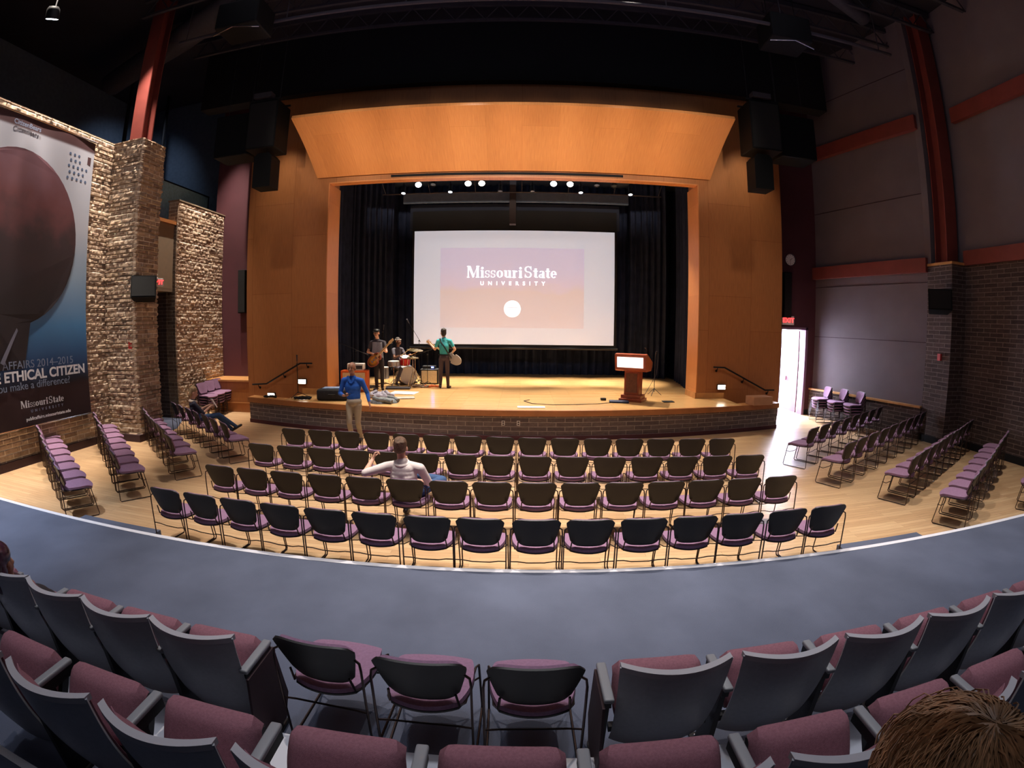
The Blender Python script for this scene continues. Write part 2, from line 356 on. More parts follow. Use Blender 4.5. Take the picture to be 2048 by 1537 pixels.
mb = MB(); mb.box(XL-.3, XL-.1, 9.85, 11.72, 3.75, 5.62); mb.box(-11.6, XL-.1, 9.85, 11.72, 3.68, 3.76); struct('wall_left_header', mb, M['beige'])
struct('trim_5', MB().box(XL-.34, XL-.02, 9.85, 11.72, 5.62, 5.72), M['fascia'])
struct('floor_recess', MB().add([(-11.6, 9.85, .006), (-8.95, 9.85, .006), (-9.0, 10.5, .006), (-9.75, 11.72, .006), (-11.6, 11.72, .006)], [(0, 1, 2, 3, 4)]), M['carpet'])
mb = MB(); mb.box(XL-.02, XL+.09, -8.8, 9.0, 0, .17); mb.box(XL, -8.84, 8.90, 9.0, 0, .17); mb.box(-8.93, -8.84, 9.0, 9.85, 0, .17); mb.box(XL, XL+.09, 11.72, 13.1, 0, .17)
struct('baseboard_left', mb, M['endpanel'])
# catwalk behind the left wall
mb = MB(); mb.box(-15.6, -15.4, -9, 21, 0, H); struct('wall_catwalk', mb, M['blue_dim'])
mb = MB(); mb.box(-15.4, XL-.35, -9, 15.6, 5.2, 5.4); mb.box(-15.4, XL-.35, -9, 9.0, 5.4, 6.0); struct('floor_catwalk', mb, M['black'])
mb = MB(); mb.box(-15.4, -9.9, 15.6, 15.8, 5, H); struct('wall_catwalk_end', mb, M['blue_dim'])
# proscenium walls
YW = 12.7
mb = MB(); mb.box(-8.0, -5.42, YW, 13.5, 0, 9.46); mb.box(4.91, 7.52, YW, 13.5, 0, 9.46); mb.box(-5.42, 4.91, YW, 12.95, 6.68, 9.46)
struct('wall_proscenium', mb, M['veneer'])
mb = MB(); mb.box(-5.425, -5.40, YW-.01, 13.55, .7, 6.68); mb.box(4.89, 4.915, YW-.01, 13.55, .7, 6.68); mb.box(-5.425, 4.915, YW-.01, 12.96, 6.66, 6.69)
struct('trim_6', mb, M['veneer_lt'])
mb = MB(); mb.box(-6.2, -5.42, YW-.025, YW, .7, .86); mb.box(4.91, 5.74, YW-.025, YW, .7, .86); mb.box(-5.40, -5.375, YW-.025, 13.5, .7, .86); mb.box(4.865, 4.89, YW-.025, 13.5, .7, .86)
struct('baseboard_stage', mb, M['oak'])
struct('wall_bulkhead', MB().box(-10.0, 9.3, 12.45, 12.9, 9.46, H), M['black'])
# side walls at the back of the hall
YB = 13.7
mb = MB(); mb.box(-10.25, -8.0, YB+.45, YB+.65, 0, H); struct('wall_rear_left', mb, M['maroon'])
mb = MB(); mb.box(-9.9, -8.0, 13.15, YB+.45, 0, .95); struct('wall_wainscot', mb, M['veneer'])
struct('trim_7', MB().box(-9.9, -7.98, 13.1, YB+.45, .95, 1.0).box(-9.9, -7.98, 13.12, 13.15, .28, .3), M['oak'])
mb = MB(); mb.box(7.52, 8.12, YB, YB+.2, 0, 2.72); mb.box(9.02, 9.5, YB, YB+.2, 0, 2.72); mb.box(7.52, 9.5, YB, YB+.2, 2.72, H); mb.box(7.52, 7.7, 13.5, YB, 0, H)
struct('wall_rear_right', mb, M['maroon'])
struct('baseboard_right', MB().box(9.1, 9.45, YB-.03, YB, 0, .16), M['black'])
mb = MB(); mb.box(9.0, 9.09, YB-.04, YB+.24, 0, 2.78); mb.box(8.05, 8.12, YB-.04, YB+.24, 0, 2.78); mb.box(8.05, 9.09, YB-.04, YB+.24, 2.7, 2.78)
struct('door_1_frame', mb, M['mauve'])
t = MB().box(0, .86, 0, .045, 0, 2.66).build('door_1', M['maroon'], None, loc=(8.99, YB+.26, .02), rot=(0, 0, math.radians(86))); t['kind'] = 'structure'
MB().box(.76, .8, -.06, .1, .98, 1.12).build('door_handle', M['chrome'], t)
# bright lobby behind the door
mb = MB(); mb.box(7.0, 10.4, 17.2, 17.4, -.02, 3.4); mb.box(7.0, 7.2, 13.95, 17.2, 0, 3.4); mb.box(10.2, 10.4, 13.95, 17.2, 0, 3.4); mb.box(7.0, 10.4, 13.95, 17.4, 3.4, 3.5)
struct('wall_lobby', mb, M['daylit'])
struct('floor_lobby', MB().box(7.2, 10.2, 13.92, 17.2, 0, .012), M['daylit'])
# right wall (splayed), knee wall, pillar, beams
def along(a, b, off0, off1, z0, z1, mb=None, s0=0., s1=1.):
    mb = mb or MB(); a = Vector((*a, 0)); b = Vector((*b, 0)); d = (b-a); n = Vector((d.y, -d.x, 0)).normalized()
    p = a+d*s0; q = a+d*s1; vs = []
    for base in (p, q):
        for of in (off0, off1):
            for z in (z0, z1): vs.append(base+n*of+Vector((0, 0, z)))
    return mb.add(vs, [(0, 1, 3, 2), (4, 6, 7, 5), (0, 4, 5, 1), (2, 3, 7, 6), (0, 2, 6, 4), (1, 5, 7, 3)])
A_, B_ = (9.38, 13.7), (10.45, 9.85)      # hall side is to the -x
struct('wall_right', along(A_, B_, -.25, 0, 0, H), M['grey_panel'])
struct('wall_right_knee', along(A_, B_, 0, .13, 0, .82), M['brick_d'])
struct('trim_8', along(A_, B_, 0, .17, .82, .87), M['oak'])
mb = MB()
for z in (2.5, 4.05, 6.4, 10.0): along(A_, B_, 0, .012, z, z+.018, mb)
struct('trim_9', mb, M['endpanel'])
struct('beam_right', along(A_, B_, 0, .18, 4.31, 4.68, along(A_, B_, 0, .18, 8.15, 8.55)), M['steel_red'])
struct('wall_right_pillar', MB().box(10.4, 10.95, 9.0, 9.85, 0, 4.46), M['brick_d'])
struct('trim_10', MB().box(10.36, 10.98, 8.96, 9.89, 4.46, 4.52), M['oak'])
mb = MB(); mb.box(10.95, 11.2, -8.8, 9.85, 0, 4.46); struct('wall_right_front', mb, M['brick_d'])
mb = MB(); mb.box(11.0, 11.2, -8.8, 9.85, 4.46, H); mb.box(10.4, 11.2, 9.72, 9.95, 4.46, H); struct('wall_right_upper', mb, M['grey_panel'])
mb = MB(); mb.box(10.85, 11.0, -8.8, 9.0, 4.46, 4.82); mb.box(10.85, 11.0, -8.8, 9.0, 8.15, 8.55); struct('beam_right_front', mb, M['steel_red'])
struct('baseboard_right_front', MB().box(10.92, 10.96, -8.8, 9.0, 0, .17).box(10.37, 10.4, 8.97, 9.85, 0, .17).box(10.37, 10.95, 8.97, 9.0, 0, .17), M['black'])
mb = MB(); mb.box(-15.6, 11.2, -9, -8.8, 0, H); struct('wall_back', mb, M['black'])
# steel columns
def hcol(mb, x, y, z0, z1, d=.34, f=.03):
    mb.box(x-d/2, x+d/2, y-d/2, y-d/2+f, z0, z1).box(x-d/2, x+d/2, y+d/2-f, y+d/2, z0, z1).box(x-f/2, x+f/2, y-d/2+f, y+d/2-f, z0, z1)
mb = MB(); hcol(mb, -9.42, 9.42, 7.22, H, .40); mb.box(-9.66, -9.18, 9.18, 9.66, 7.22, 7.25); tag(mb.build('steel_column', M['steel_red']), 'oxide red steel column rising from the left brick pillar', 'column', 'steel columns')
mb = MB(); hcol(mb, 10.68, 9.42, 4.52, H, .42); mb.box(10.45, 10.92, 9.19, 9.66, 4.52, 4.55); tag(mb.build('steel_column', M['steel_red']), 'dark red steel column above the right brick pillar', 'column', 'steel columns')
# canopy over the stage mouth
t = thing('stage_canopy', 'curved orange veneer canopy over the stage opening', 'canopy', (0, 0, 0))
def cf(u, v):
    x = -5.76+11.0*u; a = v; y = 12.66+(10.79-12.66)*a; z = 6.90+(7.96-6.90)*a
    b = .07*math.sin(PI*a); return (x, y+b*.5, z+b*.87)
MB().shell(lambda u, v: cf(u, v), 40, 14, lambda u, v: .10).build('canopy_panel', M['veneer_lt'], t, True)
MB().box(-5.6, 5.1, 11.0, YW, 7.98, 8.04).build('canopy_brace', M['black'], t)
tag(MB().box(-3.6, 2.75, YW-.03, YW+.0, 6.74, 6.80).build('air_slot', M['black']), 'long dark slot in the lintel under the canopy', 'vent')
# ---- stage
def edgeY(x): return 10.74+(x-CX)**2/50.
def arcpoly(x0, x1, off=0, n=40): return [(x0+(x1-x0)*i/n, edgeY(x0+(x1-x0)*i/n)+off) for i in range(n+1)]
SZ = .70; XA, XB = -7.45, 7.0; SA, SB = -6.2, 5.75
poly = arcpoly(SA, SB, .05)+[(SB, YW), (SB, 19.2), (SA-1.0, 19.2), (SA-1.0, 13.5), (SA, 13.5)]
mb = MB().prism(poly, lambda u, v, w: (u, v, SZ-.04+.04*w)); struct('floor_stage', mb, M['stage'])
struct('floor_stage_wings', MB().box(-9, SA-1.0, 13.5, 19.2, SZ-.04, SZ-.001).box(SB, 6.93, 13.5, 19.2, SZ-.04, SZ-.001), M['black'])
def strip(mb, x0, x1, o0, o1, z0, z1, n=60):
    P = arcpoly(x0, x1, o0, n); Q = arcpoly(x0, x1, o1, n)[::-1]
    return mb.prism(P+Q, lambda u, v, w: (u, v, z0+(z1-z0)*w))
struct('wall_stage_front', strip(MB(), XA, XB, .04, .30, .0, .59), M['brick_s'])
struct('trim_11', strip(MB(), XA-.03, XB+.03, -.02, .06, .57, SZ+.004).add([], []), M['fascia'])
struct('trim_12', strip(strip(MB(), XA-.03, SA, .06, .36, .57, SZ+.004), SB, XB+.03, .06, .36, .57, SZ+.004), M['oak'])
struct('baseboard_stage_front', strip(MB(), XA-.01, XB+.01, .015, .05, 0, .10), M['maroon'])
# steps beside the stage, against the proscenium wall
for s, nm in ((-1, 'left'), (1, 'right')):
    x0 = SB if s > 0 else SA
    t = thing('stage_steps', 'wooden steps going down from the %s end of the stage' % nm, 'stairs', (x0, 11.95, 0), 0, 'stage steps')
    for k in range(4):
        h = SZ-.155*(k+1)+.0; h = SZ*(4-k)/5
        a, b = sorted((s*.30*k, s*.30*(k+1)))
        yy = edgeY(x0+s*.3*k)+.42
        MB().box(a, b, yy-11.95, YW-11.95-.03, 0, h).build('tread', M['oak'], t)
# stage house
struct('wall_stage_back', MB().box(-9, 9, 19.2, 19.4, 0, 9.5), M['black'])
struct('wall_stage_sides', MB().box(-9.2, -9, 14.4, 19.4, 0, 9.5).box(6.93, 7.0, 13.5, 19.4, 0, 9.5), M['black'])
struct('ceiling_stage', MB().box(-9, 9, 13.5, 19.4, 8.3, 8.5), M['blue_dim'])
def curtain(pts, z0, z1, label, amp=.07, per=.22):
    P = [Vector(p) for p in pts]; L = [(P[i+1]-P[i]).length for i in range(len(P)-1)]; T = sum(L); n = int(T/per*8); out = []
    for i in range(n+1):
        s = T*i/n; k = 0
        while k < len(L)-1 and s > L[k]: s -= L[k]; k += 1
        d = (P[k+1]-P[k]).normalized(); q = P[k]+d*s; nn = Vector((-d.y, d.x))
        ph = 2*PI*(T*i/n)/per; wv = amp*(math.sin(ph)+.35*math.sin(ph*.53+1.3)+.25*math.sin(ph*1.9+.4))
        out.append(q+nn*wv)
    mb = MB(); nz = 6; W = nz+1; vs = []
    for q in out:
        for j in range(W): vs.append((q.x, q.y, z0+(z1-z0)*j/nz))
    K = len(vs); vs += [(a+.006, b+.012, c) for a, b, c in vs]; fs = []
    for i in range(len(out)-1):
        for j in range(nz):
            a, b, c, d = i*W+j, (i+1)*W+j, (i+1)*W+j+1, i*W+j+1
            fs += [(a, b, c, d), (K+d, K+c, K+b, K+a)]
    mb.add(vs, fs); o = mb.build('stage_curtain', M['curtain'], None, True); tag(o, label, 'curtain', 'black stage curtains'); return o
curtain([(-6.9, 18.8), (6.6, 18.85)], SZ, 8.25, 'black pleated curtain across the back of the stage behind the screen', .08, .3)
curtain([(-5.75, 14.0), (-6.0, 16.1)], SZ, 8.25, 'black side curtain just inside the left edge of the stage opening')
curtain([(-6.3, 16.7), (-4.9, 17.9)], SZ, 8.25, 'black leg curtain between the left side curtain and the screen')
curtain([(5.25, 14.0), (5.75, 17.0)], SZ, 8.25, 'black side curtain just inside the right edge of the stage opening')
curtain([(5.5, 17.6), (4.15, 18.2)], SZ, 8.25, 'black leg curtain between the screen and the right side curtain')
# ceiling services
for k, (pts, r, lab) in enumerate((([(-9.0, 4.5, 10.6), (-7.4, 7.3, 10.5)], .42, 'large round dark duct crossing the upper left ceiling'),
        ([(-4.6, 8.4, 10.7), (-9.4, 10.2, 10.6), (-13, 11.2, 10.5)], .36, 'round duct branch running over the left wall'),
        ([(2.5, 7.0, 11.0), (8.9, 9.6, 11.0)], .2, 'straight dark duct under the upper right ceiling'))):
    tag(MB().tube(pts, r, 16).build('air_duct', M['duct'], None, True), lab, 'duct', 'ceiling ducts')
for k in range(9):
    y = 1.6+1.25*k; mb = MB(); mb.box(-9.9, 10.9, y-.04, y+.04, 11.35, 11.5); mb.box(-9.9, 10.9, y-.04, y+.04, 10.85, 10.92)
    for i in range(26): mb.tube([(-9.8+.8*i, y, 10.9), (-9.4+.8*i, y, 11.4), (-9.0+.8*i, y, 10.9)], .02, 4)
    o = mb.build('roof_joist', M['duct']); tag(o, 'dark open-web roof joist, %s from the back of the seating' % ORD[k], 'roof joist', 'roof joists')
for k, (y, z) in enumerate(((5.2, 10.2), (9.4, 9.9))):
    mb = MB().tube([(-8.6, y, z), (9.4, y, z)], .045, 8)
    for i in range(7): mb.tube([(-8.4+2.9*i, y, z), (-8.4+2.9*i, y, 11.5)], .015, 5)
    tag(mb.build('lighting_pipe', M['duct']), ['horizontal lighting pipe above the middle of the timber floor', 'horizontal lighting pipe nearest the stage under the ceiling'][k], 'pipe', 'hall lighting pipes')
# ------------------------------------------------------------------ seats
def rounded(u, r=.34):
    a = abs(u); return 0 if a <= 1-r else r*(1-math.sqrt(max(0, 1-((a-(1-r))/r)**2)))
def stack_chair(label, group):
    t = thing('stacking_chair', label, 'chair', (0, 0, 0), 0, group)
    def seat(u, v, dz=0):
        a = 2*u-1; b = 2*v-1
        x = a*math.sqrt(1-.36*b*b)*(.238+.012*b); y = .004+b*math.sqrt(1-.30*a*a)*.236
        z = .438-.012*(1-a*a)-.03*max(0, b-.5)**2*4; return Vector((x, y, z+dz))
    MB().shell(lambda u, v: seat(u, v), 14, 12, .03).build('seat', M['mauve'], t, True)
    MB().shell(lambda u, v: Vector(seat(u, v, -.006))*1.0, 10, 10, -.012).build('seat_shell', M['plastic'], t, True)
    def back(u, v, off=0, sc=1.0):
        a = (2*u-1); e = rounded(a, .42); lo = e*.42; hi = 1-e*.36; vv = lo+(hi-lo)*v
        vv = .5+(vv-.5)*sc; wd = (.165+.070*min(1, vv*1.25)**.8)*sc; x = a*wd
        z = .486+.324*vv; y = -.160-.095*vv-.033*(1-a*a)+off
        if vv > .9: y -= .06*(vv-.9)
        return Vector((x, y, z))
    MB().shell(lambda u, v: back(u, v), 18, 12, .012).build('backrest', M['plastic'], t, True)
    MB().shell(lambda u, v: back(u, v, .004, .93), 14, 10, -.018).build('back_pad', M['mauve'], t, True)
    for s in (-1, 1):
        pts = [(s*.222, -.232, .70), (s*.25, -.24, .685), (s*.256, -.245, .64), (s*.256, -.25, .03), (s*.256, -.235, .009), (s*.256, .235, .009), (s*.256, .25, .03), (s*.25, .185, .42), (s*.235, .15, .428), (s*.21, -.15, .428), (s*.185, -.2, .45), (s*.175, -.232, .56)]
        MB().tube(pts, .0075, 6).build('leg_frame', M['wire'], t, True)
    MB().tube([(-.256, -.248, .335), (-.18, -.23, .325), (-.09, -.2, .295), (.09, -.2, .295), (.18, -.23, .325), (.256, -.248, .335)], .006, 6).build('rear_stretcher', M['wire'], t, True)
    MB().tube([(-.256, .215, .30), (-.18, .17, .27), (0, .15, .265), (.18, .17, .27), (.256, .215, .30)], .006, 6).build('front_stretcher', M['wire'], t, True)
    return t
proto = stack_chair('x', 'x'); used = [False]
def place(x, y, deg, label, group, z=0):
    if not used[0]: t = proto; used[0] = True
    else: t = copy_tree(proto)
    t.location = (x, y, z); t.rotation_euler = (0, 0, math.radians(deg)); t['label'] = label; t['group'] = group; return t
BO = .245      # back top sits this far behind the seat centre
rows = [(4.3133, -.365, .004, -.0135, .5356), (5.4391, -.3208, .0022, -.0058, .530), (6.5968, -.3076, .0014, -.0315, .5397), (7.7412, -.3114, -.0007, -.044, .5387)]
rn = ['nearest the grey walkway', 'second from the walkway', 'second from the stage', 'nearest the stage']
for r, (Y, x0, a, b, s) in enumerate(rows):
    for j in range(15):
        t_ = (j-7)*s; dx = random.uniform(-.006, .006)
        deg = math.degrees(math.atan(2*a*t_+b))+random.uniform(-1.5, 1.5)
        yy = Y+a*t_*t_+b*t_+BO+(.03 if r == 0 else 0)
        place(x0+t_+dx, yy, deg, 'black stacking chair, %s from left in the centre row %s' % (ORD[j], rn[r]), 'centre row %s' % rn[r])
def siderow(p0, step, n, deg, side, rname, jit=2):
    for j in range(n):
        place(p0[0]+step[0]*j+random.uniform(-.015, .015), p0[1]+step[1]*j+random.uniform(-.01, .01), deg+random.uniform(-jit, jit),
              'black stacking chair, %s from aisle in %s block, %s' % (ORD[j], side, rname), '%s block, %s' % (side, rname))
siderow((-6.39, 4.93), (-.502, .306), 8, -31, 'left', 'row nearest walkway')
siderow((-6.18, 5.90), (-.458, .352), 8, -36, 'left', 'second row')
siderow((-6.02, 7.12), (-.475, .385), 7, -38, 'left', 'third row')
siderow((-5.62, 8.32), (-.475, .31), 7, -38, 'left', 'row nearest stage')
siderow((5.62, 8.42), (.51, .30), 8, 33, 'right', 'row nearest stage')
siderow((5.62, 7.22), (.545, .305), 9, 29, 'right', 'second row from stage')
siderow((6.22, 6.18), (.52, .28), 9, 29, 'right', 'third row from stage')
siderow((6.33, 5.01), (.528, .297), 8, 30, 'right', 'row nearest walkway')
place(8.35, 4.92, 32, 'stacking chair cut by the right edge of the photo', 'spare chair')
LV = ['bottom', 'second lowest', 'third', 'topmost']
for k, (x, y) in enumerate(((-9.0, 11.95), (-9.12, 12.5), (-9.2, 13.0))):
    for q in range(4):
        place(x+.012*q, y, -95, 'chair stacked by left brick wall, %s chair of %s stack from recess' % (LV[q], ORD[k]), 'chair stacks by the left wall', .078*q)
for k, (x, y) in enumerate(((9.02, 12.62), (9.18, 12.03), (9.34, 11.45))):
    for q in range(4):
        place(x-.012*q, y, 80, 'chair stacked by right knee wall, %s chair of %s stack from door' % (LV[q], ORD[k]), 'chair stacks by the right wall', .078*q)
for k, (x, y, d) in enumerate(((-1.04, 2.04+.17, -3), (-.475, 1.98+.18, -1), (.09, 1.96+.19, 1))):
    place(x, y, d, ['loose stacking chair beside the left fixed seats on the walkway', 'middle loose stacking chair between the fixed seat blocks', 'loose stacking chair beside the right fixed seats on the walkway'][k], 'loose chairs on the walkway', .27)

def tipup(label, group, arm='right'):
    # origin: floor below the top edge of the back, +y towards the stage
    t = thing('theatre_seat', label, 'seat', (0, 0, 0), 0, group)
    def bk(u, v, o=0, w=.274, zt=.85):
        a = 2*u-1; ww = w*(.90+.10*v); x = a*ww; z = .17+(zt-.17)*v
        y = .20*(1-v)-.012+.085*a*a*(.45+.55*v)-.05*math.sin(PI*v)*.6+o
        if v < .18: z += .035*(abs(a)**3)*(1-v/.18)
        return Vector((x, y, z))
    MB().shell(lambda u, v: bk(u, v), 18, 14, .014).build('back_shell', M['shell'], t, True)
    mb = MB(); pts = [bk(i/20, 1.0) for i in range(21)]
    for i in range(20):
        p, q = pts[i], pts[i+1]; vs = []
        for r_ in (p, q):
            for dy in (-.016, .022):
                for dz in (-.022, .008): vs.append(r_+Vector((0, dy, dz)))
        mb.add(vs, [(0, 1, 3, 2), (4, 6, 7, 5), (0, 4, 5, 1), (2, 3, 7, 6), (0, 2, 6, 4), (1, 5, 7, 3)])
    mb.build('back_edge', M['shelledge'], t)
    MB().shell(lambda u, v: bk(u, v*.93+.03, .022, .252), 16, 12, lambda u, v: -.05*(1-abs(2*u-1)**6)*(1-abs(2*v-1)**8)-.004).build('back_cushion', M['pink'], t, True)
    # tipped-up seat: from the hinge to the raised lip
    def st(u, v, o=0):
        a = 2*u-1; e = rounded(a, .22)*.16; yy = .20+(.37-.20)*v; zz = .345+(.645-.345)*v
        wv = .235+.018*math.sin(PI*v); x = a*wv
        z = zz-e*(.9 if v > .5 else -.5)*abs(2*v-1)**3*1.6; return Vector((x, yy, z+o))
    MB().shell(lambda u, v: st(u, v), 16, 14, lambda u, v: (.012+.070*(1-abs(2*u-1)**8)*(1-abs(2*v-1)**6))).build('seat_cushion', M['pink'], t, True)
    MB().shell(lambda u, v: st(.06+.88*u, v*.80)+Vector((0, .045, -.03)), 10, 10, -.045).build('seat_pan', M['plastic'], t, True)
    mb = MB(); mb.box(-.27, .27, .17, .21, .30, .34); mb.build('hinge_bar', M['darksteel'], t)
    return t
def armrest(t, s, xo=.3, end=None, dy=.02):
    x = s*xo
    a = MB().rbox((x, .20+dy, .62), (.052, .30, .03), .01).build('armrest', M['arm'], t, True)
    MB().box(x-.02, x+.02, .08+dy, .34+dy, .55, .622).build('arm_bracket', M['plastic'], a)
    MB().prism([(.14, .02), (.30, .02), (.27, .60), (.12, .60)], lambda u, v, w: (x-.016+.032*w, u, v)).build('standard', M['darksteel'], t)
    MB().box(x-.03, x+.03, .05, .36, 0, .022).build('foot_plate', M['darksteel'], t)
    for k in (0, 1): MB().sph((x, .09+.24*k, .026), .01, 8).build('bolt', M['chrome'], t)
    if end: MB().prism([(.03, .06), (.33, .06), (.42, .20), (.37, .585), (.06, .585), (.0, .26)], lambda u, v, w: (x+end*(.018+.014*w), u, v)).build('end_panel', M['endpanel'], t)
def seatrow(xs, Y, z, labels, group, arms_at, dy=0):
    base = tipup('x', group)
    if dy:
        for ch in base.children:
            if ch.name.split('.')[0] in ('seat_cushion', 'seat_pan', 'hinge_bar'): ch.location.y = dy
    armrest(base, arms_at, abs(xs[1]-xs[0])/2, None, dy+.02)
    for k, x in enumerate(xs):
        t = base if k == 0 else copy_tree(base)
        t.location = (x, Y, z); t['label'] = labels[k]; t['group'] = group
    return base
# front fixed row, right of the loose chairs
pr = .615; xs = [.755+pr*k for k in range(7)]
lab = ['tip-up plum theatre seat in the front fixed row, %s from the right aisle end' % ORD[k] for k in range(7)]
seatrow(xs, 1.74, .27, lab, 'front fixed row, right', 1)
e = thing('seat_end_stand', 'aisle end panel and armrest of the right front fixed row', 'seat end', (.755, 1.74, .27)); armrest(e, -1, pr/2, -1)
pl = .565; xs = [-1.70-pl*k for k in range(6)]
lab = ['tip-up plum theatre seat in the front fixed row, %s from the left aisle end' % ORD[k] for k in range(6)]
seatrow(xs, 1.74, .27, lab, 'front fixed row, left', -1)
e = thing('seat_end_stand', 'aisle end panel and armrest of the left front fixed row', 'seat end', (-1.70, 1.74, .27)); armrest(e, 1, pl/2, 1)
# second fixed row
p2 = .625; xs = [-2.55+p2*k for k in range(9)]
lab = ['tip-up plum theatre seat in the second fixed row, %s from the left' % ORD[k] for k in range(9)]
seatrow(xs, .965, .42, lab, 'second fixed row', 1, .055)
# ------------------------------------------------------------------ lettering
def textmesh(txt, size, m_, name='lettering', bold=0, space=1, align='CENTER', ext=.002):
    c = bpy.data.curves.new(name, 'FONT'); c.body = txt; c.size = size; c.align_x = align; c.align_y = 'CENTER'
    c.extrude = ext; c.offset = bold; c.space_character = space
    o = bpy.data.objects.new(name, c); C.objects.link(o)
    me = bpy.data.meshes.new_from_object(o.evaluated_get(bpy.context.evaluated_depsgraph_get()))
    me.name = name; me.materials.clear(); me.materials.append(m_); bpy.data.objects.remove(o)
    n = bpy.data.objects.new(name, me); C.objects.link(n); return n
def logo_word(width, m_, name):
    """two serif-styled words, capitals larger: glyph outlines plus slab serifs, centred, in the local xy plane"""
    # strokes on a unit grid: (x0,y0,x1,y1,thick) per letter; thick stems, thin bars
    TH, TN, XH = .20, .075, .62
    def ring(cx, cy_, rx, ry, tx, ty, a0=0, a1=360, n=20):
        out = []
        for i in range(n):
            a, b = math.radians(a0+(a1-a0)*i/n), math.radians(a0+(a1-a0)*(i+1)/n)
            out.append([(cx+rx*math.cos(a), cy_+ry*math.sin(a)), (cx+rx*math.cos(b), cy_+ry*math.sin(b)), (cx+(rx-tx)*math.cos(b), cy_+(ry-ty)*math.sin(b)), (cx+(rx-tx)*math.cos(a), cy_+(ry-ty)*math.sin(a))])
        return out
    def bar(x0, y0, x1, y1): return [[(x0, y0), (x1, y0), (x1, y1), (x0, y1)]]
    def stem(x, y0, y1, t=TH, sb=.07, st=.07):
        o = bar(x, y0, x+t, y1)
        if sb: o += bar(x-sb, y0, x+t+sb, y0+.05)
        if st: o += bar(x-st, y1-.05, x+t*.5, y1)
        return o
    def S(h, w_):
        r = h*.27
        return ring(w_/2, h-r, w_/2, r, .13*h, .07*h, 20, 270)+ring(w_/2, r, w_/2, r, .13*h, .07*h, -160, 90)+bar(w_*.86, h*.66, w_*.94, h)+bar(w_*.06, 0, w_*.14, h*.34)
    G = {}
    G['M'] = (1.12, stem(.08, 0, 1, .10)+[[(.08, 1), (.32, 1), (.66, .12), (.52, .0)]]+[[(.92, 1), (.84, .84), (.50, 0), (.58, .0)]]+stem(.84, 0, 1, .20, .07, 0)+bar(.82, .95, 1.10, 1))
    G['i'] = (.40, stem(.10, 0, XH)+ring(.20, .82, .11, .11, .11, .11))
    G['s'] = (.46, S(XH, .40)); G['S'] = (.72, S(1.0, .62))
    G['o'] = (.60, ring(.29, XH/2, .28, XH/2, .17, .05))
    G['u'] = (.68, stem(.08, .12, XH, TH, 0, .07)+ring(.31, .20, .23, .20, .16, .07, 180, 320)+stem(.42, 0, XH, TH, 0, .07)+bar(.5, 0, .68, .05))
    G['r'] = (.50, stem(.08, 0, XH)+ring(.36, XH-.14, .13, .13, .13, .1, 20, 170))
    G['t'] = (.42, stem(.10, .10, .82, TH, 0, 0)+bar(.0, XH-.07, .40, XH)+ring(.28, .14, .18, .14, .14, .06, 180, 330))
    G['a'] = (.56, stem(.30, 0, XH-.14, TH, 0, 0)+ring(.27, XH-.17, .22, .17, .13, .06, 0, 160)+ring(.22, .17, .20, .17, .14, .05)+bar(.42, 0, .56, .05))
    G['e'] = (.54, ring(.26, XH/2, .26, XH/2, .17, .05, 0, 320)+bar(.12, XH/2-.03, .5, XH/2+.04))
    mb = MB(); x = 0
    for ch in 'Missouri State':
        if ch == ' ': x += .12; continue
        wd, polys = G[ch]
        for pl_ in polys: mb.add([(x+p[0], p[1], 0) for p in pl_], [tuple(range(len(pl_)))])
        x += wd+.03
    s = width/x; mb.v = [((p[0]-x/2)*s, (p[1]-.5)*s, .0) for p in mb.v]
    o = mb.build(name, m_); return o, s
# ------------------------------------------------------------------ projection screen
t = thing('projection_screen', 'large pale projection screen showing a university title slide', 'screen', (-.265, 17.5, 0))
lit = mat('screen_surface', (196, 194, 200), .9, emit=(196, 200, 212), es=.25)  # emission of screen, slide and lettering stands in for projected light
MB().box(-3.715, 3.715, 0, .01, 1.93, 6.14).build('screen_surface', lit, t)
MB().box(-3.80, 3.80, .012, .03, 1.80, 6.9).build('black_border', M['black'], t)
MB().cyl((-3.86, .0, 1.80), (3.86, .0, 1.80), .05, n=12).build('weight_bar', M['darksteel'], t)
MB().box(-3.9, 3.9, .02, .10, 6.2, 7.15).build('black_drop', mat('drop_cloth', (30, 36, 52), .95), t)
slide = bpy.data.materials.new('slide_picture'); slide.use_nodes = True; nt = slide.node_tree; b = nt.nodes['Principled BSDF']
tc = nt.nodes.new('ShaderNodeTexCoord'); gr = nt.nodes.new('ShaderNodeSeparateXYZ'); nt.links.new(tc.outputs['Generated'], gr.inputs[0])
nz = nt.nodes.new('ShaderNodeTexNoise'); nz.inputs['Scale'].default_value = 4; nt.links.new(tc.outputs['Generated'], nz.inputs['Vector'])
ad = nt.nodes.new('ShaderNodeMath'); ad.operation = 'MULTIPLY_ADD'; ad.inputs[1].default_value = .35; nt.links.new(nz.outputs['Fac'], ad.inputs[0]); nt.links.new(gr.outputs['Z'], ad.inputs[2])
rp = nt.nodes.new('ShaderNodeValToRGB'); el = rp.color_ramp.elements; el[0].position = .2; el[0].color = (*lin((202, 192, 198)), 1); el[1].position = .95; el[1].color = (*lin((200, 192, 214)), 1)
e2 = el.new(.62); e2.color = (*lin((206, 190, 190)), 1); e3 = el.new(.72); e3.color = (*lin((204, 190, 206)), 1)
nt.links.new(ad.outputs[0], rp.inputs[0]); nt.links.new(rp.outputs[0], b.inputs['Emission Color']); nt.links.new(rp.outputs[0], b.inputs['Base Color']); b.inputs['Emission Strength'].default_value = .22; b.inputs['Roughness'].default_value = .9
MB().box(-2.72, 2.58, -.004, -.001, 2.54, 5.49).build('slide_picture', slide, t)
tw = mat('slide_text', (255, 255, 255), .9, emit=(255, 255, 255), es=.36)
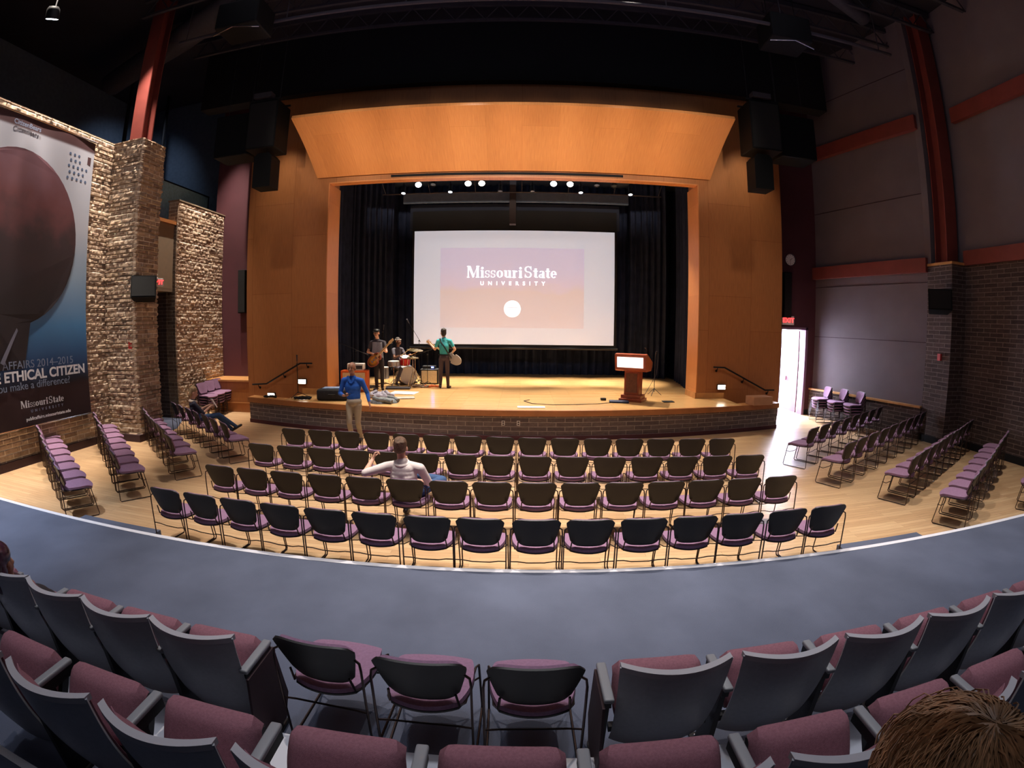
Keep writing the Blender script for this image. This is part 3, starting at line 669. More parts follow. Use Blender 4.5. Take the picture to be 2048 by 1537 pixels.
o, s_ = logo_word(3.32, tw, 'slide_title'); o.parent = t; o.rotation_euler = (PI/2, 0, 0); o.location = (-.075, -.008, 4.60)
o = textmesh('UNIVERSITY', .20, tw, 'slide_subtitle', .006, 2.45); o.parent = t; o.rotation_euler = (PI/2, 0, 0); o.location = (-.05, -.008, 4.17)
mb = MB().lathe((-.05, -.006, 3.24), [(.31, 0), (.31, .002)], 'y', 40); mb.build('slide_badge', tw, t)
gy = mat('slide_grey', (214, 206, 214), .9, emit=(214, 206, 214), es=.2); mb = MB()
for k, wd in enumerate((.24, .40, .34, .2)): mb.box(-.05-wd/2, -.05+wd/2, -.012, -.010, 3.36-.08*k, 3.378-.08*k)
mb.build('badge_lines', gy, t)
# overhead masking and centre loudspeaker
tag(MB().box(-4.18, -.42, 16.45, 16.55, 6.95, 7.29).build('overhead_border', M['blue_dim']), 'blue-grey overhead border left of the centre post, above the screen', 'border', 'overhead borders')
tag(MB().box(-.20, 3.75, 16.45, 16.55, 6.95, 7.29).build('overhead_border', M['blue_dim']), 'blue-grey overhead border right of the centre post, above the screen', 'border', 'overhead borders')
tag(MB().box(-.42, -.20, 16.2, 16.5, 6.12, 8.3).build('projector_post', mat('post_brown', (42, 32, 34), .8)), 'dark vertical post hanging in front of the screen top', 'post')
# ------------------------------------------------------------------ stage lighting
mb = MB().tube([(-5.2, 14.75, 7.30), (5.0, 14.75, 7.30)], .03, 8).tube([(-4.6, 15.3, 6.98), (4.6, 15.3, 6.98)], .025, 8)
for i in range(7): mb.tube([(-4.5+1.5*i, 14.75, 7.3), (-4.5+1.5*i, 14.75, 8.29)], .012, 5).tube([(-4.5+1.5*i, 14.75, 7.3), (-4.5+1.5*i, 15.3, 6.98)], .012, 5)
tag(mb.build('lighting_batten', M['duct']), 'lighting batten of steel pipe hung above the stage', 'pipe')
def fixture(x, y, z, on, label, tgt=None, r=.085):
    t = thing('stage_light', label, 'light', (x, y, z), 0, 'stage lights on the batten')
    d = (Vector(tgt)-Vector((x, y, z))).normalized() if tgt else Vector((0, -.35, -1)).normalized()
    R_ = d.to_track_quat('Z', 'Y').to_matrix()
    MB().lathe((0, 0, 0), [(r*.55, -.26), (r*.75, -.22), (r*.8, -.06), (r, -.03), (r*1.05, .06), (r*.9, .06), (r*.9, .0)], 'z', 16, R_).build('housing', M['plastic'], t, True)
    MB().lathe((0, 0, 0), [(.001, .045), (r*.88, .045), (r*.88, .03), (.001, .03)], 'z', 16, R_).build('lens', on, t)
    MB().tube([(-r*1.15, 0, 0), (-r*1.15, 0, .2), (r*1.15, 0, .2), (r*1.15, 0, 0)], .008, 5).tube([(0, 0, .2), (0, 0, .30)], .012, 5).build('yoke', M['darksteel'], t)
offl = mat('dull_lens', (120, 124, 130), .2, .6); diml = mat('dim_lens', (220, 230, 240), .3, emit=(230, 238, 250), es=3)
fx = [(-3.28, 'lampcool', 'lit blue-white stage light, leftmost lit one'), (-1.69, 'lampon', 'lit white stage light, left one of the centre left pair'), (-1.26, 'lampon', 'lit white stage light, right one of the centre left pair'), (.99, 'lampcool', 'lit white stage light, left one of the centre right pair'), (1.51, 'lampon', 'lit white stage light, right one of the centre right pair'),
      (-2.8, None, 'unlit black stage light beside the leftmost lit one'), (2.35, None, 'unlit black stage light right of the centre right pair'), (2.9, None, 'unlit black stage light nearest the right end of the pipe')]
for x, on_, lb in fx:
    fixture(x, 14.75, 7.14, M[on_] if on_ else offl, lb, (x*.6, 10.5, 2.2) if on_ else None, .11 if on_ else .09)
for x, lb in ((-3.79, 'small lamp hanging low at the left end of the stage pipe'), (-2.27, 'small lamp hanging low, second from left'), (-.68, 'small dark lamp hanging left of the centre post'), (.33, 'small dark lamp hanging right of the centre post'), (1.86, 'small lamp hanging low right of centre'), (3.46, 'small lamp hanging low at the right end of the stage pipe')):
    fixture(x, 14.9, 6.93, diml if abs(x) > 1 else offl, lb, None, .075)
t = thing('hall_spotlight', 'glowing round hall spotlight at the top left corner', 'light', (-9.15, 5.86, 8.85))
MB().lathe((0, 0, 0), [(.10, .26), (.14, .2), (.15, 0), (.135, 0), (.12, .08)], 'z', 20, Euler((.35, .3, 0)).to_matrix()).build('housing', M['plastic'], t, True)
MB().lathe((0, 0, .0), [(.001, .012), (.13, .012), (.13, 0), (.001, 0)], 'z', 20, Euler((.35, .3, 0)).to_matrix()).build('lens', M['lampcool'], t)
MB().tube([(0, 0, .25), (0, 0, 2.7)], .02, 6).build('stem', M['darksteel'], t)
# ------------------------------------------------------------------ loudspeakers
def cluster(s, nm):
    t = thing('speaker_cluster', 'hanging black loudspeaker box at the %s edge of the stage wall' % nm, 'loudspeaker', (s*6.15-.25, 10.5, 7.66), 0, 'hanging loudspeakers')
    MB().rbox((0, .25, 0), (.84, .7, 1.28), .03).build('cabinet', M['spk'], t)
    MB().box(-.38, .38, -.105, -.10, -.60, .60).build('grille', M['grille'], t)
    mb = MB().box(-.46, .46, -.02, .02, .68, .72).box(-.46, .46, .46, .5, .68, .72)
    for a in (-.4, .4): mb.tube([(a, 0, .72), (a, 0, 3.8)], .008, 5)
    mb.build('rigging_frame', M['darksteel'], t)
    MB().box(-.3, .2, -.12, .1, .735, .87).build('rigging_amp', M['duct'], t)
    t2 = thing('column_speaker', 'slim black loudspeaker hanging below the %s cabinet' % nm, 'loudspeaker', (s*6.07-.26, 10.5, 6.49), 0, 'hanging loudspeakers')
    MB().prism([(-.25, -.44), (.25, -.44), (.25, .34), (.16, .44), (-.16, .44), (-.25, .34)], lambda u, v, w_: (u, .45*w_, v)).build('cabinet', M['spk'], t2)
    MB().tube([(0, .2, .44), (0, .2, .56)], .02, 6).build('hanger', M['darksteel'], t2)
    t3 = thing('bass_speaker', 'wide black loudspeaker hanging outside the %s cabinet' % nm, 'loudspeaker', (s*7.2-.23, 10.7, 7.6), 0, 'hanging loudspeakers')
    MB().rbox((0, .3, 0), (1.05, .7, 1.15), .03).build('cabinet', M['spk'], t3)
    MB().tube([(-.4, .3, .57), (-.4, .3, 3.96)], .008, 5).tube([(.4, .3, .57), (.4, .3, 3.96)], .008, 5).build('hanger', M['darksteel'], t3)
cluster(-1, 'left'); cluster(1, 'right')
for k, (x, y, z) in enumerate(((-6.3, 8.9, 9.7), (6.3, 9.7, 9.9))):
    t = thing('hanging_speaker', 'black box loudspeaker under the ceiling at upper %s' % ['left', 'right'][k], 'loudspeaker', (x, y, z), 0, 'ceiling loudspeakers')
    MB().rbox((0, 0, 0), (1.1, .8, .7), .04).build('cabinet', M['spk'], t)
    MB().tube([(-.6, -.3, -.45), (0, -.45, -.42), (.6, -.3, -.45)], .02, 6).build('bar', M['chrome'], t)
    MB().tube([(-.4, 0, .35), (-.4, 0, [1.85, 1.65][k])], .012, 5).tube([(.4, 0, .35), (.4, 0, [1.85, 1.65][k])], .012, 5).build('hanger', M['darksteel'], t)
for x, y, yw_, lb in ((-9.0, 14.04, 0, 'tall slim black speaker on the maroon wall left of the stage'), (8.22, 13.6, 0, 'tall slim black speaker on the maroon wall above the lit door')):
    t = thing('wall_column_speaker', lb, 'loudspeaker', (x, y, 3.77), 0, 'slim wall loudspeakers')
    MB().rbox((0, 0, 0), (.28, .18, 1.4), .02).build('cabinet', M['spk'], t); MB().box(-.12, .12, -.095, -.091, -.67, .67).build('grille', M['grille'], t)
def wallspk(loc, rz, lb):
    t = thing('wall_speaker', lb, 'loudspeaker', loc, rz, 'tilted wall loudspeakers')
    R_ = Euler((math.radians(-14), 0, 0)).to_matrix().to_4x4()
    MB().prism([(-.30, -.21), (.30, -.21), (.24, .2), (-.24, .2)], lambda u, v, w_: R_ @ Vector((u, v, -.26+.52*w_))).build('cabinet', M['spk'], t)
    MB().box(-.27, .27, -.222, -.212, -.23, .23, R_).build('grille', M['grille'], t)
    MB().tube([(0, .18, 0), (0, .34, 0)], .03, 8).build('bracket', M['darksteel'], t)
wallspk((-8.66, 9.12, 3.56), math.radians(38), 'tilted black speaker on the left brick pillar')
wallspk((10.12, 9.18, 3.52), math.radians(-40), 'tilted black speaker on the right brick pillar')
# ------------------------------------------------------------------ clock, signs, small wall items
t = thing('wall_clock', 'round white wall clock on the maroon wall above the lit door', 'clock', (8.39, 13.66, 4.88))
MB().lathe((0, 0, 0), [(.17, 0), (.195, -.01), (.195, .03), (.17, .03)], 'y', 28).build('rim', M['chrome'], t, True)
MB().lathe((0, 0, 0), [(.001, -.002), (.172, -.002), (.172, .02), (.001, .02)], 'y', 28).build('dial', M['paper'], t)
mb = MB()
for k in range(12):
    a = k*PI/6; mb.box(-.006, .006, -.006, -.003, .13, .155, Matrix.Rotation(a, 4, 'Y'))
mb.box(-.006, .006, -.009, -.006, -.01, .09, Matrix.Rotation(.95, 4, 'Y')).box(-.004, .004, -.011, -.009, -.01, .14, Matrix.Rotation(3.2, 4, 'Y'))
mb.build('hands_and_marks', M['black'], t)
def exitsign(loc, rz, w_, h_, lb, letter=True):
    t = thing('exit_sign', lb, 'exit sign', loc, rz, 'exit signs')
    MB().rbox((0, 0, 0), (w_, .06, h_), .008).build('sign_box', M['white'], t)
    o = textmesh('EXIT', h_*.72, M['exit_red'], 'lettering', .006, 1.05); o.parent = t; o.rotation_euler = (PI/2, 0, 0); o.location = (0, -.034, 0)
    MB().tube([(0, 0, h_/2), (0, 0, h_/2+.12)], .012, 6).build('stem', M['white'], t)
exitsign((8.30, 13.63, 2.98), 0, .42, .27, 'red lit exit sign above the lit door')
exitsign((-9.90, 10.95, 3.9), math.radians(58), .34, .22, 'small exit sign over the left wall recess beside the speaker')
tag(MB().box(-8.66, -8.56, 8.93, 8.99, 2.18, 2.34).build('fire_alarm', mat('alarm_red', (190, 50, 44), .5), None, loc=(-.40, .03, 0)), 'small red fire alarm on the left brick pillar', 'fire alarm', 'fire alarms')
tag(MB().box(10.33, 10.40, 9.27, 9.37, 2.09, 2.26).build('fire_alarm', bpy.data.materials['alarm_red']), 'small red fire alarm on the right brick pillar', 'fire alarm', 'fire alarms')
for x, lb in ((-.38, 'left pale outlet plate on the stage front brick'), (-.03, 'right pale outlet plate on the stage front brick')):
    t = thing('outlet_plate', lb, 'outlet', (x, edgeY(x)+.035, .40), 0, 'outlets on the stage front')
    MB().rbox((0, 0, 0), (.075, .012, .115), .004).build('plate', M['white'], t); MB().box(-.02, .02, -.009, -.006, .01, .04).box(-.02, .02, -.009, -.006, -.04, -.01).build('socket', M['endpanel'], t)
# handrails
def rail(pts, brk, lb):
    t = thing('handrail', lb, 'handrail', (pts[0][0], 12.6, pts[0][1]), 0, 'stage stair handrails'); ox, oz = pts[0]
    MB().tube([(x-ox, 0, z-oz) for x, z in pts], .024, 10).build('rail', M['darksteel'], t, True)
    for x, z in brk:
        MB().tube([(x-ox, .0, z-oz), (x-ox, .02, z-oz-.07), (x-ox, .09, z-oz-.10)], .012, 6).lathe((x-ox, .085, z-oz-.10), [(.035, 0), (.035, .012)], 'y', 12).build('bracket', M['darksteel'], t, True)
rail([(-5.83, 1.58), (-6.2, 1.58), (-7.32, .975), (-7.8, .945)], [(-6.0, 1.57), (-6.75, 1.28), (-7.6, .95)], 'dark handrail on the wall left of the stage opening')
rail([(5.35, 1.59), (5.69, 1.58), (7.01, .945), (7.31, .945)], [(5.48, 1.58), (6.3, 1.27), (7.12, .94)], 'dark handrail on the wall right of the stage opening')
for x, z, lb in ((-6.17, 1.06, 'glowing step light on the wall under the left handrail'), (-7.2, .64, 'glowing step light low at the foot of the left steps'), (5.64, 1.03, 'glowing step light on the wall under the right handrail')):
    t = thing('step_light', lb, 'light', (x, 12.66, z), 0, 'step lights')
    MB().rbox((0, 0, 0), (.25, .07, .15), .01).build('housing', M['darksteel'], t); MB().box(-.11, .11, -.042, -.036, -.06, .055).build('lens', M['steplamp'], t)
# ------------------------------------------------------------------ banner on the left wall (local x = along the wall, local y = up)
BW, BT, BB = 3.6, 6.98, .79; Y1 = 8.27; Y0 = Y1-BW
t = thing('wall_banner', 'tall printed banner with a brown sphere on the left brick wall', 'banner', (-9.80, 0, 0))
def W(u, z, d=0): return (d, u, z)
bmt = bpy.data.materials.new('banner_print'); bmt.use_nodes = True; nt = bmt.node_tree; b = nt.nodes['Principled BSDF']
tc = nt.nodes.new('ShaderNodeTexCoord'); sp = nt.nodes.new('ShaderNodeSeparateXYZ'); nt.links.new(tc.outputs['Object'], sp.inputs[0])
mr = nt.nodes.new('ShaderNodeMapRange'); mr.inputs['From Min'].default_value = .79; mr.inputs['From Max'].default_value = 6.98; nt.links.new(sp.outputs['Z'], mr.inputs['Value'])
rp = nt.nodes.new('ShaderNodeValToRGB'); el = rp.color_ramp.elements
el[0].position = 0; el[0].color = (*lin((34, 14, 20)), 1); el[1].position = 1; el[1].color = (*lin((60, 30, 34)), 1)
for p_, c_ in ((.115, (40, 16, 22)), (.13, (24, 26, 40)), (.20, (24, 60, 104)), (.32, (62, 116, 164)), (.50, (128, 150, 172)), (.66, (156, 160, 172)), (.955, (150, 150, 160)), (.962, (56, 26, 30))):
    e_ = el.new(p_); e_.color = (*lin(c_), 1)
nt.links.new(mr.outputs[0], rp.inputs[0]); nt.links.new(rp.outputs[0], b.inputs['Base Color']); b.inputs['Roughness'].default_value = .6
def wob(u, z): return .012*math.sin(u*2.3+z*.6)+.010*math.sin(z*1.3+u*4)
MB().shell(lambda a, c: (wob(Y0+BW*a, BB+(BT-BB)*c)+.02, Y0+BW*a, BB+(BT-BB)*c), 24, 40, .006).build('banner_cloth', bmt, t, True)
sphm = bpy.data.materials.new('print_sphere_brown'); sphm.use_nodes = True; nt = sphm.node_tree; b = nt.nodes['Principled BSDF']; tc = nt.nodes.new('ShaderNodeTexCoord'); sp = nt.nodes.new('ShaderNodeSeparateXYZ'); nt.links.new(tc.outputs['Object'], sp.inputs[0])
nz = nt.nodes.new('ShaderNodeTexNoise'); nz.inputs['Scale'].default_value = 1.8; nz.inputs['Detail'].default_value = 6; nt.links.new(tc.outputs['Object'], nz.inputs['Vector'])
ma = nt.nodes.new('ShaderNodeMath'); ma.operation = 'MULTIPLY_ADD'; ma.inputs[1].default_value = 1.6; nt.links.new(nz.outputs['Fac'], ma.inputs[0]); nt.links.new(sp.outputs['Z'], ma.inputs[2])
mr = nt.nodes.new('ShaderNodeMapRange'); mr.inputs['From Min'].default_value = 3.6; mr.inputs['From Max'].default_value = 7.0; nt.links.new(ma.outputs[0], mr.inputs['Value'])
rp = nt.nodes.new('ShaderNodeValToRGB'); el = rp.color_ramp.elements; el[0].position = .1; el[0].color = (*lin((22, 16, 24)), 1); el[1].position = 1; el[1].color = (*lin((96, 62, 72)), 1)
e_ = el.new(.5); e_.color = (*lin((40, 22, 28)), 1); e_ = el.new(.72); e_.color = (*lin((86, 44, 48)), 1); nt.links.new(mr.outputs[0], rp.inputs[0]); nt.links.new(rp.outputs[0], b.inputs['Base Color']); b.inputs['Roughness'].default_value = .6; dkm = mat('print_dark', (26, 18, 26), .6, noise=.2, nscale=3); stm = mat('print_streak', (96, 96, 112), .6)
def flat(poly, m_, nm, d): 
    return MB().prism(poly, lambda u, v, w_: (d+.004*w_+wob(u, v)+.012, u, v)).build(nm, m_, t)
cyc, czc, rr = 6.28, 4.55, 1.62
poly_s = [(min(Y1, cyc+rr*1.0*math.cos(a)), czc+rr*1.09*math.sin(a)) for a in [2*PI*k/48 for k in range(48)]]
flat(poly_s, sphm, 'printed_sphere', .03)
flat([(Y0+.02, 1.95), (6.50, 1.95), (6.66, 2.6), (6.72, 2.92), (7.05, 3.14), (6.6, 3.5), (6.0, 3.6), (5.3, 3.5), (Y0+.02, 3.3)], dkm, 'printed_pedestal', .036)
flat([(5.9, 2.1), (6.35, 2.75), (6.38, 2.7), (5.98, 2.05)], stm, 'printed_streak', .042)
mb = MB(); 
for r_ in range(5):
    for c_ in range(5):
        u = 7.52+.135*c_+(.04 if r_ % 2 else 0); z = 6.54-.135*r_
        if (r_ < 2 and c_ > 2) or (r_ == 3 and c_ > 3): continue
        mb.lathe((wob(u, z)+.0275, u, z), [(.032, 0), (.032, .003)], 'x', 10)
mb.build('printed_dots', mat('print_dots', (60, 76, 104), .6), t)
MB().box(wob(8.12, 6.5)+.026, wob(8.12, 6.5)+.032, 8.07, 8.17, 6.42, 6.60).build('printed_square', mat('print_square', (60, 28, 34), .6), t)
tx = mat('print_text', (206, 208, 216), .6); tx2 = mat('print_text_dim', (112, 124, 148), .6)
def wtext(s, size, m_, uR, z, bold=0, sp_=1, nm='lettering'):
    o = textmesh(s, size, m_, nm, bold, sp_, 'RIGHT'); o.parent = t; o.rotation_euler = (PI/2, 0, PI/2); o.location = (.055, uR, z); return o
wtext('PUBLIC AFFAIRS 2014\u20132015', .225, tx2, 7.83, 2.02)
wtext('THE ETHICAL CITIZEN', .275, tx, 8.16, 1.80, .008)
wtext('Can you make a difference?', .215, tx2, 7.70, 1.60)
o, s_ = logo_word(1.16, tx, 'printed_logo'); o.parent = t; o.rotation_euler = (PI/2, 0, PI/2); o.location = (.055, 6.9, 1.24)
wtext('UNIVERSITY', .075, tx2, 7.44, 1.08, .002, 2.4)
wtext('publicaffairs.missouristate.edu', .095, tx, 7.64, .93, .001, 1.05)
wtext('CitizenBears', .14, tx2, 6.62, 6.80, .002)
MB().cyl((.03, Y0-.03, BT+.02), (.03, Y1+.03, BT+.02), .022, n=10).build('top_rod', M['chrome'], t)
MB().cyl((.03, Y0-.03, BB-.02), (.03, Y1+.03, BB-.02), .018, n=10).build('bottom_rod', M['chrome'], t)
# balcony glass on the catwalk
t = thing('balcony_railing', 'pale blue glass balcony panel above the left brick recess', 'railing', (-11.6, 0, 0))
gl = mat('frosted_glass', (170, 206, 220), .4, noise=.15, nscale=12)
MB().box(0, .02, 12.75, 15.4, 6.1, 7.46).build('glass_panel', gl, t); MB().box(-.03, .05, 12.7, 15.45, 7.46, 7.50).box(-.02, .04, 12.7, 12.75, 5.4, 7.5).box(-.02, .04, 15.4, 15.45, 5.4, 7.5).build('rail_frame', M['darksteel'], t)
for k, (x, y) in enumerate(((-12.8, 12.0), (-13.4, 14.6))):
    tag(MB().tube([(x, y, 5.4), (x, y, 11.55)], .07, 8).build('conduit_pipe', M['darksteel']), ['dark vertical pipe on the catwalk behind the left wall, nearer one', 'dark vertical pipe on the catwalk behind the left wall, farther one'][k], 'pipe', 'catwalk pipes')
spot((-12.2, 12.8, 10.8), (-15.2, 14.5, 7.0), 90, (.66, .80, 1), 100, .9, .2)
# ------------------------------------------------------------------ lectern
t = thing('lectern', 'cherry wood lectern with a white sign on the stage right side', 'lectern', (2.99, 12.32, SZ), math.radians(-31))
MB().rbox((0, 0, .04), (.62, .52, .08), .012).rbox((0, 0, .12), (.54, .44, .10), .012).build('base', M['lectern'], t)
mb = MB().box(-.20, .20, -.16, .16, .17, .80); mb.build('column', M['lectern'], t)
MB().box(-.15, .15, -.175, -.16, .24, .74).build('column_panel', mat('lectern_panel', (104, 62, 48), .5, noise=.2, nscale=20), t)
MB().prism([(-.30, .84), (-.34, 1.24), (-.20, 1.26), (.32, 1.02), (.30, .90), (.18, .80), (-.24, .80)], lambda u, v, w_: (-.42+.84*w_, u, v)).build('reading_box', M['lectern'], t)
sg = MB().prism([(-.315, .90), (-.335, 1.17), (-.345, 1.17), (-.325, .90)], lambda u, v, w_: (-.35+.70*w_, u-.01, v)).build('sign_plate', mat('sign_white', (255, 252, 250), .4, emit=(255, 250, 246), es=.5), t)  # plate emission stands in for stage-light glare on the white sign
o = textmesh('Missouri State', .07, mat('sign_grey', (206, 200, 204), .5), 'sign_lettering', .001); o.parent = sg; o.rotation_euler = (math.radians(86), 0, 0); o.location = (0, -.342, 1.05)
MB().tube([(.3, .1, 1.12), (.33, .05, 1.35), (.3, -.05, 1.42)], .006, 6).build('gooseneck_microphone', M['darksteel'], t)
tag(MB().rbox((5.95+.36, 11.62, SZ+.11+.004), (.62, .38, .215), .006, (0, 0, math.radians(8))).build('cardboard_box', M['card']), 'flat cardboard box lying on the right end of the stage edge', 'box')
tag(MB().rbox((3.9, 12.1, SZ+.012), (.3, .22, .02), .006).build('cable_plate', M['black']), 'small black cable plate lying right of the lectern', 'cable')
tag(MB().rbox((2.55, 12.0, SZ+.025), (.5, .26, .045), .01, (0, 0, -.15)).build('laptop_bag', mat('navy', (44, 54, 84), .6)), 'flat navy laptop lying in front of the lectern', 'laptop')
tag(MB().rbox((2.2, 12.35, SZ+.035), (.14, .1, .065), .01).build('power_brick', M['plastic']), 'small black power brick on the stage left of the lectern', 'adapter')
tag(MB().box(-.06, .60, 11.1, 11.32, SZ+.005, SZ+.012).build('paper_sheet', M['paper']), 'white sheet of paper on the front edge of the stage', 'paper')
tag(MB().tube([(2.5, 12.0, SZ+.01), (2.0, 11.75, SZ+.01), (1.3, 11.6, SZ+.01), (.8, 11.55, SZ+.01), (.3, 11.7, SZ+.01), (.1, 12.1, SZ+.01), (.25, 12.3, SZ+.01)], .008, 5).build('stage_cable', M['black'], None, True), 'thin black cable looping over the stage left of the lectern', 'cable', 'stage cables')
tag(MB().tube([(3.25, 12.6, SZ+.01), (3.5, 13.1, SZ+.01), (3.9, 13.3, SZ+.6), (3.95, 13.3, 1.9)], .007, 5).build('microphone_cable', M['duct'], None, True), 'thin cable running up behind the lectern', 'cable', 'stage cables')
t = thing('microphone_stand', 'thin grey microphone stand in the shade behind the lectern', 'microphone stand', (3.85, 13.3, SZ), 0, 'microphone stands')
MB().tube([(0, 0, .1), (0, 0, 1.15)], .009, 6).tube([(0, 0, .2), (.22, 0, .008)], .008, 5).tube([(0, 0, .2), (-.13, .18, .008)], .008, 5).tube([(0, 0, .2), (-.13, -.18, .008)], .008, 5).build('tripod', M['duct'], t); MB().cyl((0, 0, 1.15), (.02, -.05, 1.27), .014, .022, 10).build('microphone', M['duct'], t)
# ------------------------------------------------------------------ band gear
def amp(loc, rz, w_, d_, h_, body, grill, lb, name='guitar_amplifier'):
    t = thing(name, lb, 'amplifier', loc, rz)
    MB().rbox((0, 0, h_/2), (w_, d_, h_), .02).build('cabinet', body, t); MB().box(-w_*.42, w_*.42, -d_/2-.012, -d_/2, h_*.1, h_*.9).build('grille_cloth', grill, t)
    return t
orange = mat('orange_vinyl', (214, 96, 36), .5); cream = mat('cream_cloth', (206, 186, 150), .9, noise=.1, nscale=30)
amp((-4.86, 13.5, SZ), .1, .80, .35, .62, orange, cream, 'orange guitar amplifier cabinet behind the man in the blue shirt')
t = thing('amplifier_head', 'cream amplifier head standing on the orange cabinet', 'amplifier', (-4.82, 13.5, SZ+.622), .1)
MB().rbox((0, 0, .10), (.5, .25, .2), .02).build('housing', M['white'], t); MB().box(-.21, .21, -.135, -.125, .04, .14).build('control_panel', M['duct'], t); MB().tube([(-.08, 0, .2), (-.08, 0, .235), (.08, 0, .235), (.08, 0, .2)], .008, 6).build('handle', M['plastic'], t)
amp((-2.98, 15.5, SZ), .05, .60, .42, .50, M['plastic'], cream, 'black bass amplifier with cream grille beside the player in teal')
t = thing('bass_amplifier_head', 'small amplifier head with a blue light on the bass cabinet', 'amplifier', (-3.0, 15.5, SZ+.502), .05)
MB().rbox((0, 0, .05), (.42, .28, .09), .01).build('housing', M['plastic'], t); MB().box(.08, .16, -.146, -.14, .03, .07).build('blue_lamp', mat('blue_led', (60, 80, 255), .5, emit=(60, 80, 255), es=14), t)
silver = mat('silver_shell', (176, 172, 176), .35, .3); redsh = mat('red_shell', (176, 26, 34), .25, .2); head = mat('drum_head', (224, 222, 220), .6); brass = mat('cymbal_brass', (214, 196, 150), .25, .9)
def drum(loc, R_, r, d, shell, lb, name, legs=True):
    t = thing(name, lb, 'drum', loc)
    Rm_ = Euler(R_).to_matrix()
    MB().lathe((0, 0, 0), [(r, -d/2), (r, d/2)], 'z', 28, Rm_).build('shell', shell, t, True)
    for s in (-1, 1):
        MB().lathe((0, 0, 0), [(r*.97, s*(d/2+.004)), (r*.97, s*(d/2+.012))], 'z', 28, Rm_).build('drum_head', head, t)
        MB().tube([Rm_ @ Vector(((r+.008)*math.cos(a), (r+.008)*math.sin(a), s*d/2)) for a in [2*PI*k/28 for k in range(29)]], .009, 5).build('hoop', M['chrome'], t, True)
    mb = MB()
    for k in range(8):
        a = k*PI/4; p = Vector(((r+.01)*math.cos(a), (r+.01)*math.sin(a), 0)); mb.cyl(Rm_ @ (p+Vector((0, 0, -d*.45))), Rm_ @ (p+Vector((0, 0, d*.45))), .007, n=6)
    mb.build('lugs', M['chrome'], t); return t
bd = drum((-3.72, 15.25, SZ+.30), (PI/2, 0, math.radians(35)), .29, .40, silver, 'silver bass drum on the stage floor in front of the drummer', 'bass_drum')
MB().tube([(-.15, -.1, -.2), (-.25, -.2, -.295)], .008, 6).tube([(.2, .0, -.2), (.33, -.05, -.295)], .008, 6).build('spurs', M['chrome'], bd)
td = drum((-3.70, 14.95, SZ+.80), (.25, .1, 0), .165, .24, redsh, 'small red tom drum beside the drummer', 'tom_drum')
MB().tube([(.05, .05, -.12), (.08, .2, -.35), (.0, .28, -.42)], .012, 6).build('mount', M['chrome'], td)
sd = drum((-4.0, 14.7, SZ+.72), (.05, 0, 0), .18, .14, silver, 'white-topped snare drum in front of the drummer', 'snare_drum')
MB().tube([(0, 0, -.08), (0, 0, -.5), (.2, .1, -.715)], .01, 6).tube([(0, 0, -.5), (-.2, .1, -.715)], .01, 6).tube([(0, 0, -.5), (0, -.2, -.715)], .01, 6).build('stand', M['chrome'], sd)
ft = drum((-4.55, 15.3, SZ+.36), (0, 0, 0), .20, .36, silver, 'silver floor tom behind the guitarist', 'floor_tom')
mb = MB()
for a in (0, 2.1, 4.2): mb.tube([(.22*math.cos(a), .22*math.sin(a), .05), (.22*math.cos(a), .22*math.sin(a), -.355)], .008, 6)
mb.build('legs', M['chrome'], ft)
def cymbal(loc, r, h, lb, tilt=(.1, .1), two=False):
    t = thing('cymbal_stand', lb, 'cymbal', loc, 0, 'cymbals on stands')
    R_ = Euler((tilt[0], tilt[1], 0)).to_matrix(); pr_ = [(.001, .03), (.03, .028), (.05, .012), (r, -.012), (r, -.015), (.05, .008), (.001, .02)]
    MB().lathe((0, 0, h), pr_, 'z', 32, R_).build('cymbal', brass, t, True)
    if two: MB().lathe((0, 0, h-.04), [(.001, -.02), (.05, -.01), (r, .0), (r, .004), (.001, 0)], 'z', 32, R_).build('lower_cymbal', brass, t, True)
    mb = MB().tube([(0, 0, .25), (0, 0, h)], .011, 6)
    for a in (.3, 2.4, 4.5): mb.tube([(0, 0, .5), (.13*math.cos(a), .13*math.sin(a), .3), (.3*math.cos(a), .3*math.sin(a), .008)], .009, 6)
    mb.build('stand', M['chrome'], t)
cymbal((-3.35, 14.9, SZ), .26, 1.15, 'large bright cymbal right of the drummer')
cymbal((-3.30, 14.35, SZ), .18, .95, 'hi-hat cymbals below the large cymbal', (.05, 0), True)
def micstand(loc, h, boom, lb):
    t = thing('microphone_stand', lb, 'microphone stand', loc, 0, 'microphone stands')
    mb = MB().tube([(0, 0, .1), (0, 0, h)], .011, 6)
    for a in (.3, 2.4, 4.5): mb.tube([(0, 0, .14), (.3*math.cos(a), .3*math.sin(a), .008)], .009, 6)
    mb.build('tripod', M['darksteel'], t)
    p0 = Vector(boom[0]); p1 = Vector(boom[1])
    MB().tube([p0, p1], .008, 6).sph((0, 0, h), .025, 8).build('boom', M['darksteel'], t); d = (p1-p0).normalized()
    MB().cyl(p1, p1+d*.14, .014, .022, 10).sph(p1+d*.15, .027, 10).build('microphone', M['duct'], t)
micstand((-3.3, 15.3, SZ), 1.42, [(.05, 0, 1.38), (-.30, -.1, 1.98)], 'tall microphone stand with raised boom between drummer and screen')
micstand((-5.0, 13.95, SZ), 1.15, [(-.55, 0, 1.42), (.25, 0, 1.10)], 'microphone stand with a long boom left of the guitarist')
micstand((-2.95, 14.9, SZ), 1.0, [(.40, -.1, 1.25), (-.35, .0, 1.0)], 'low microphone boom pointing at the cymbals')
micstand((-4.35, 14.7, SZ), 1.72, [(.0, 0, 1.5), (.02, 0, 1.78)], 'upright microphone stand behind the guitarist')
micstand((-6.05, 12.1, SZ), .9, [(0, 0, .85), (.0, 0, .98)], 'short dark stand beside the glowing step light')
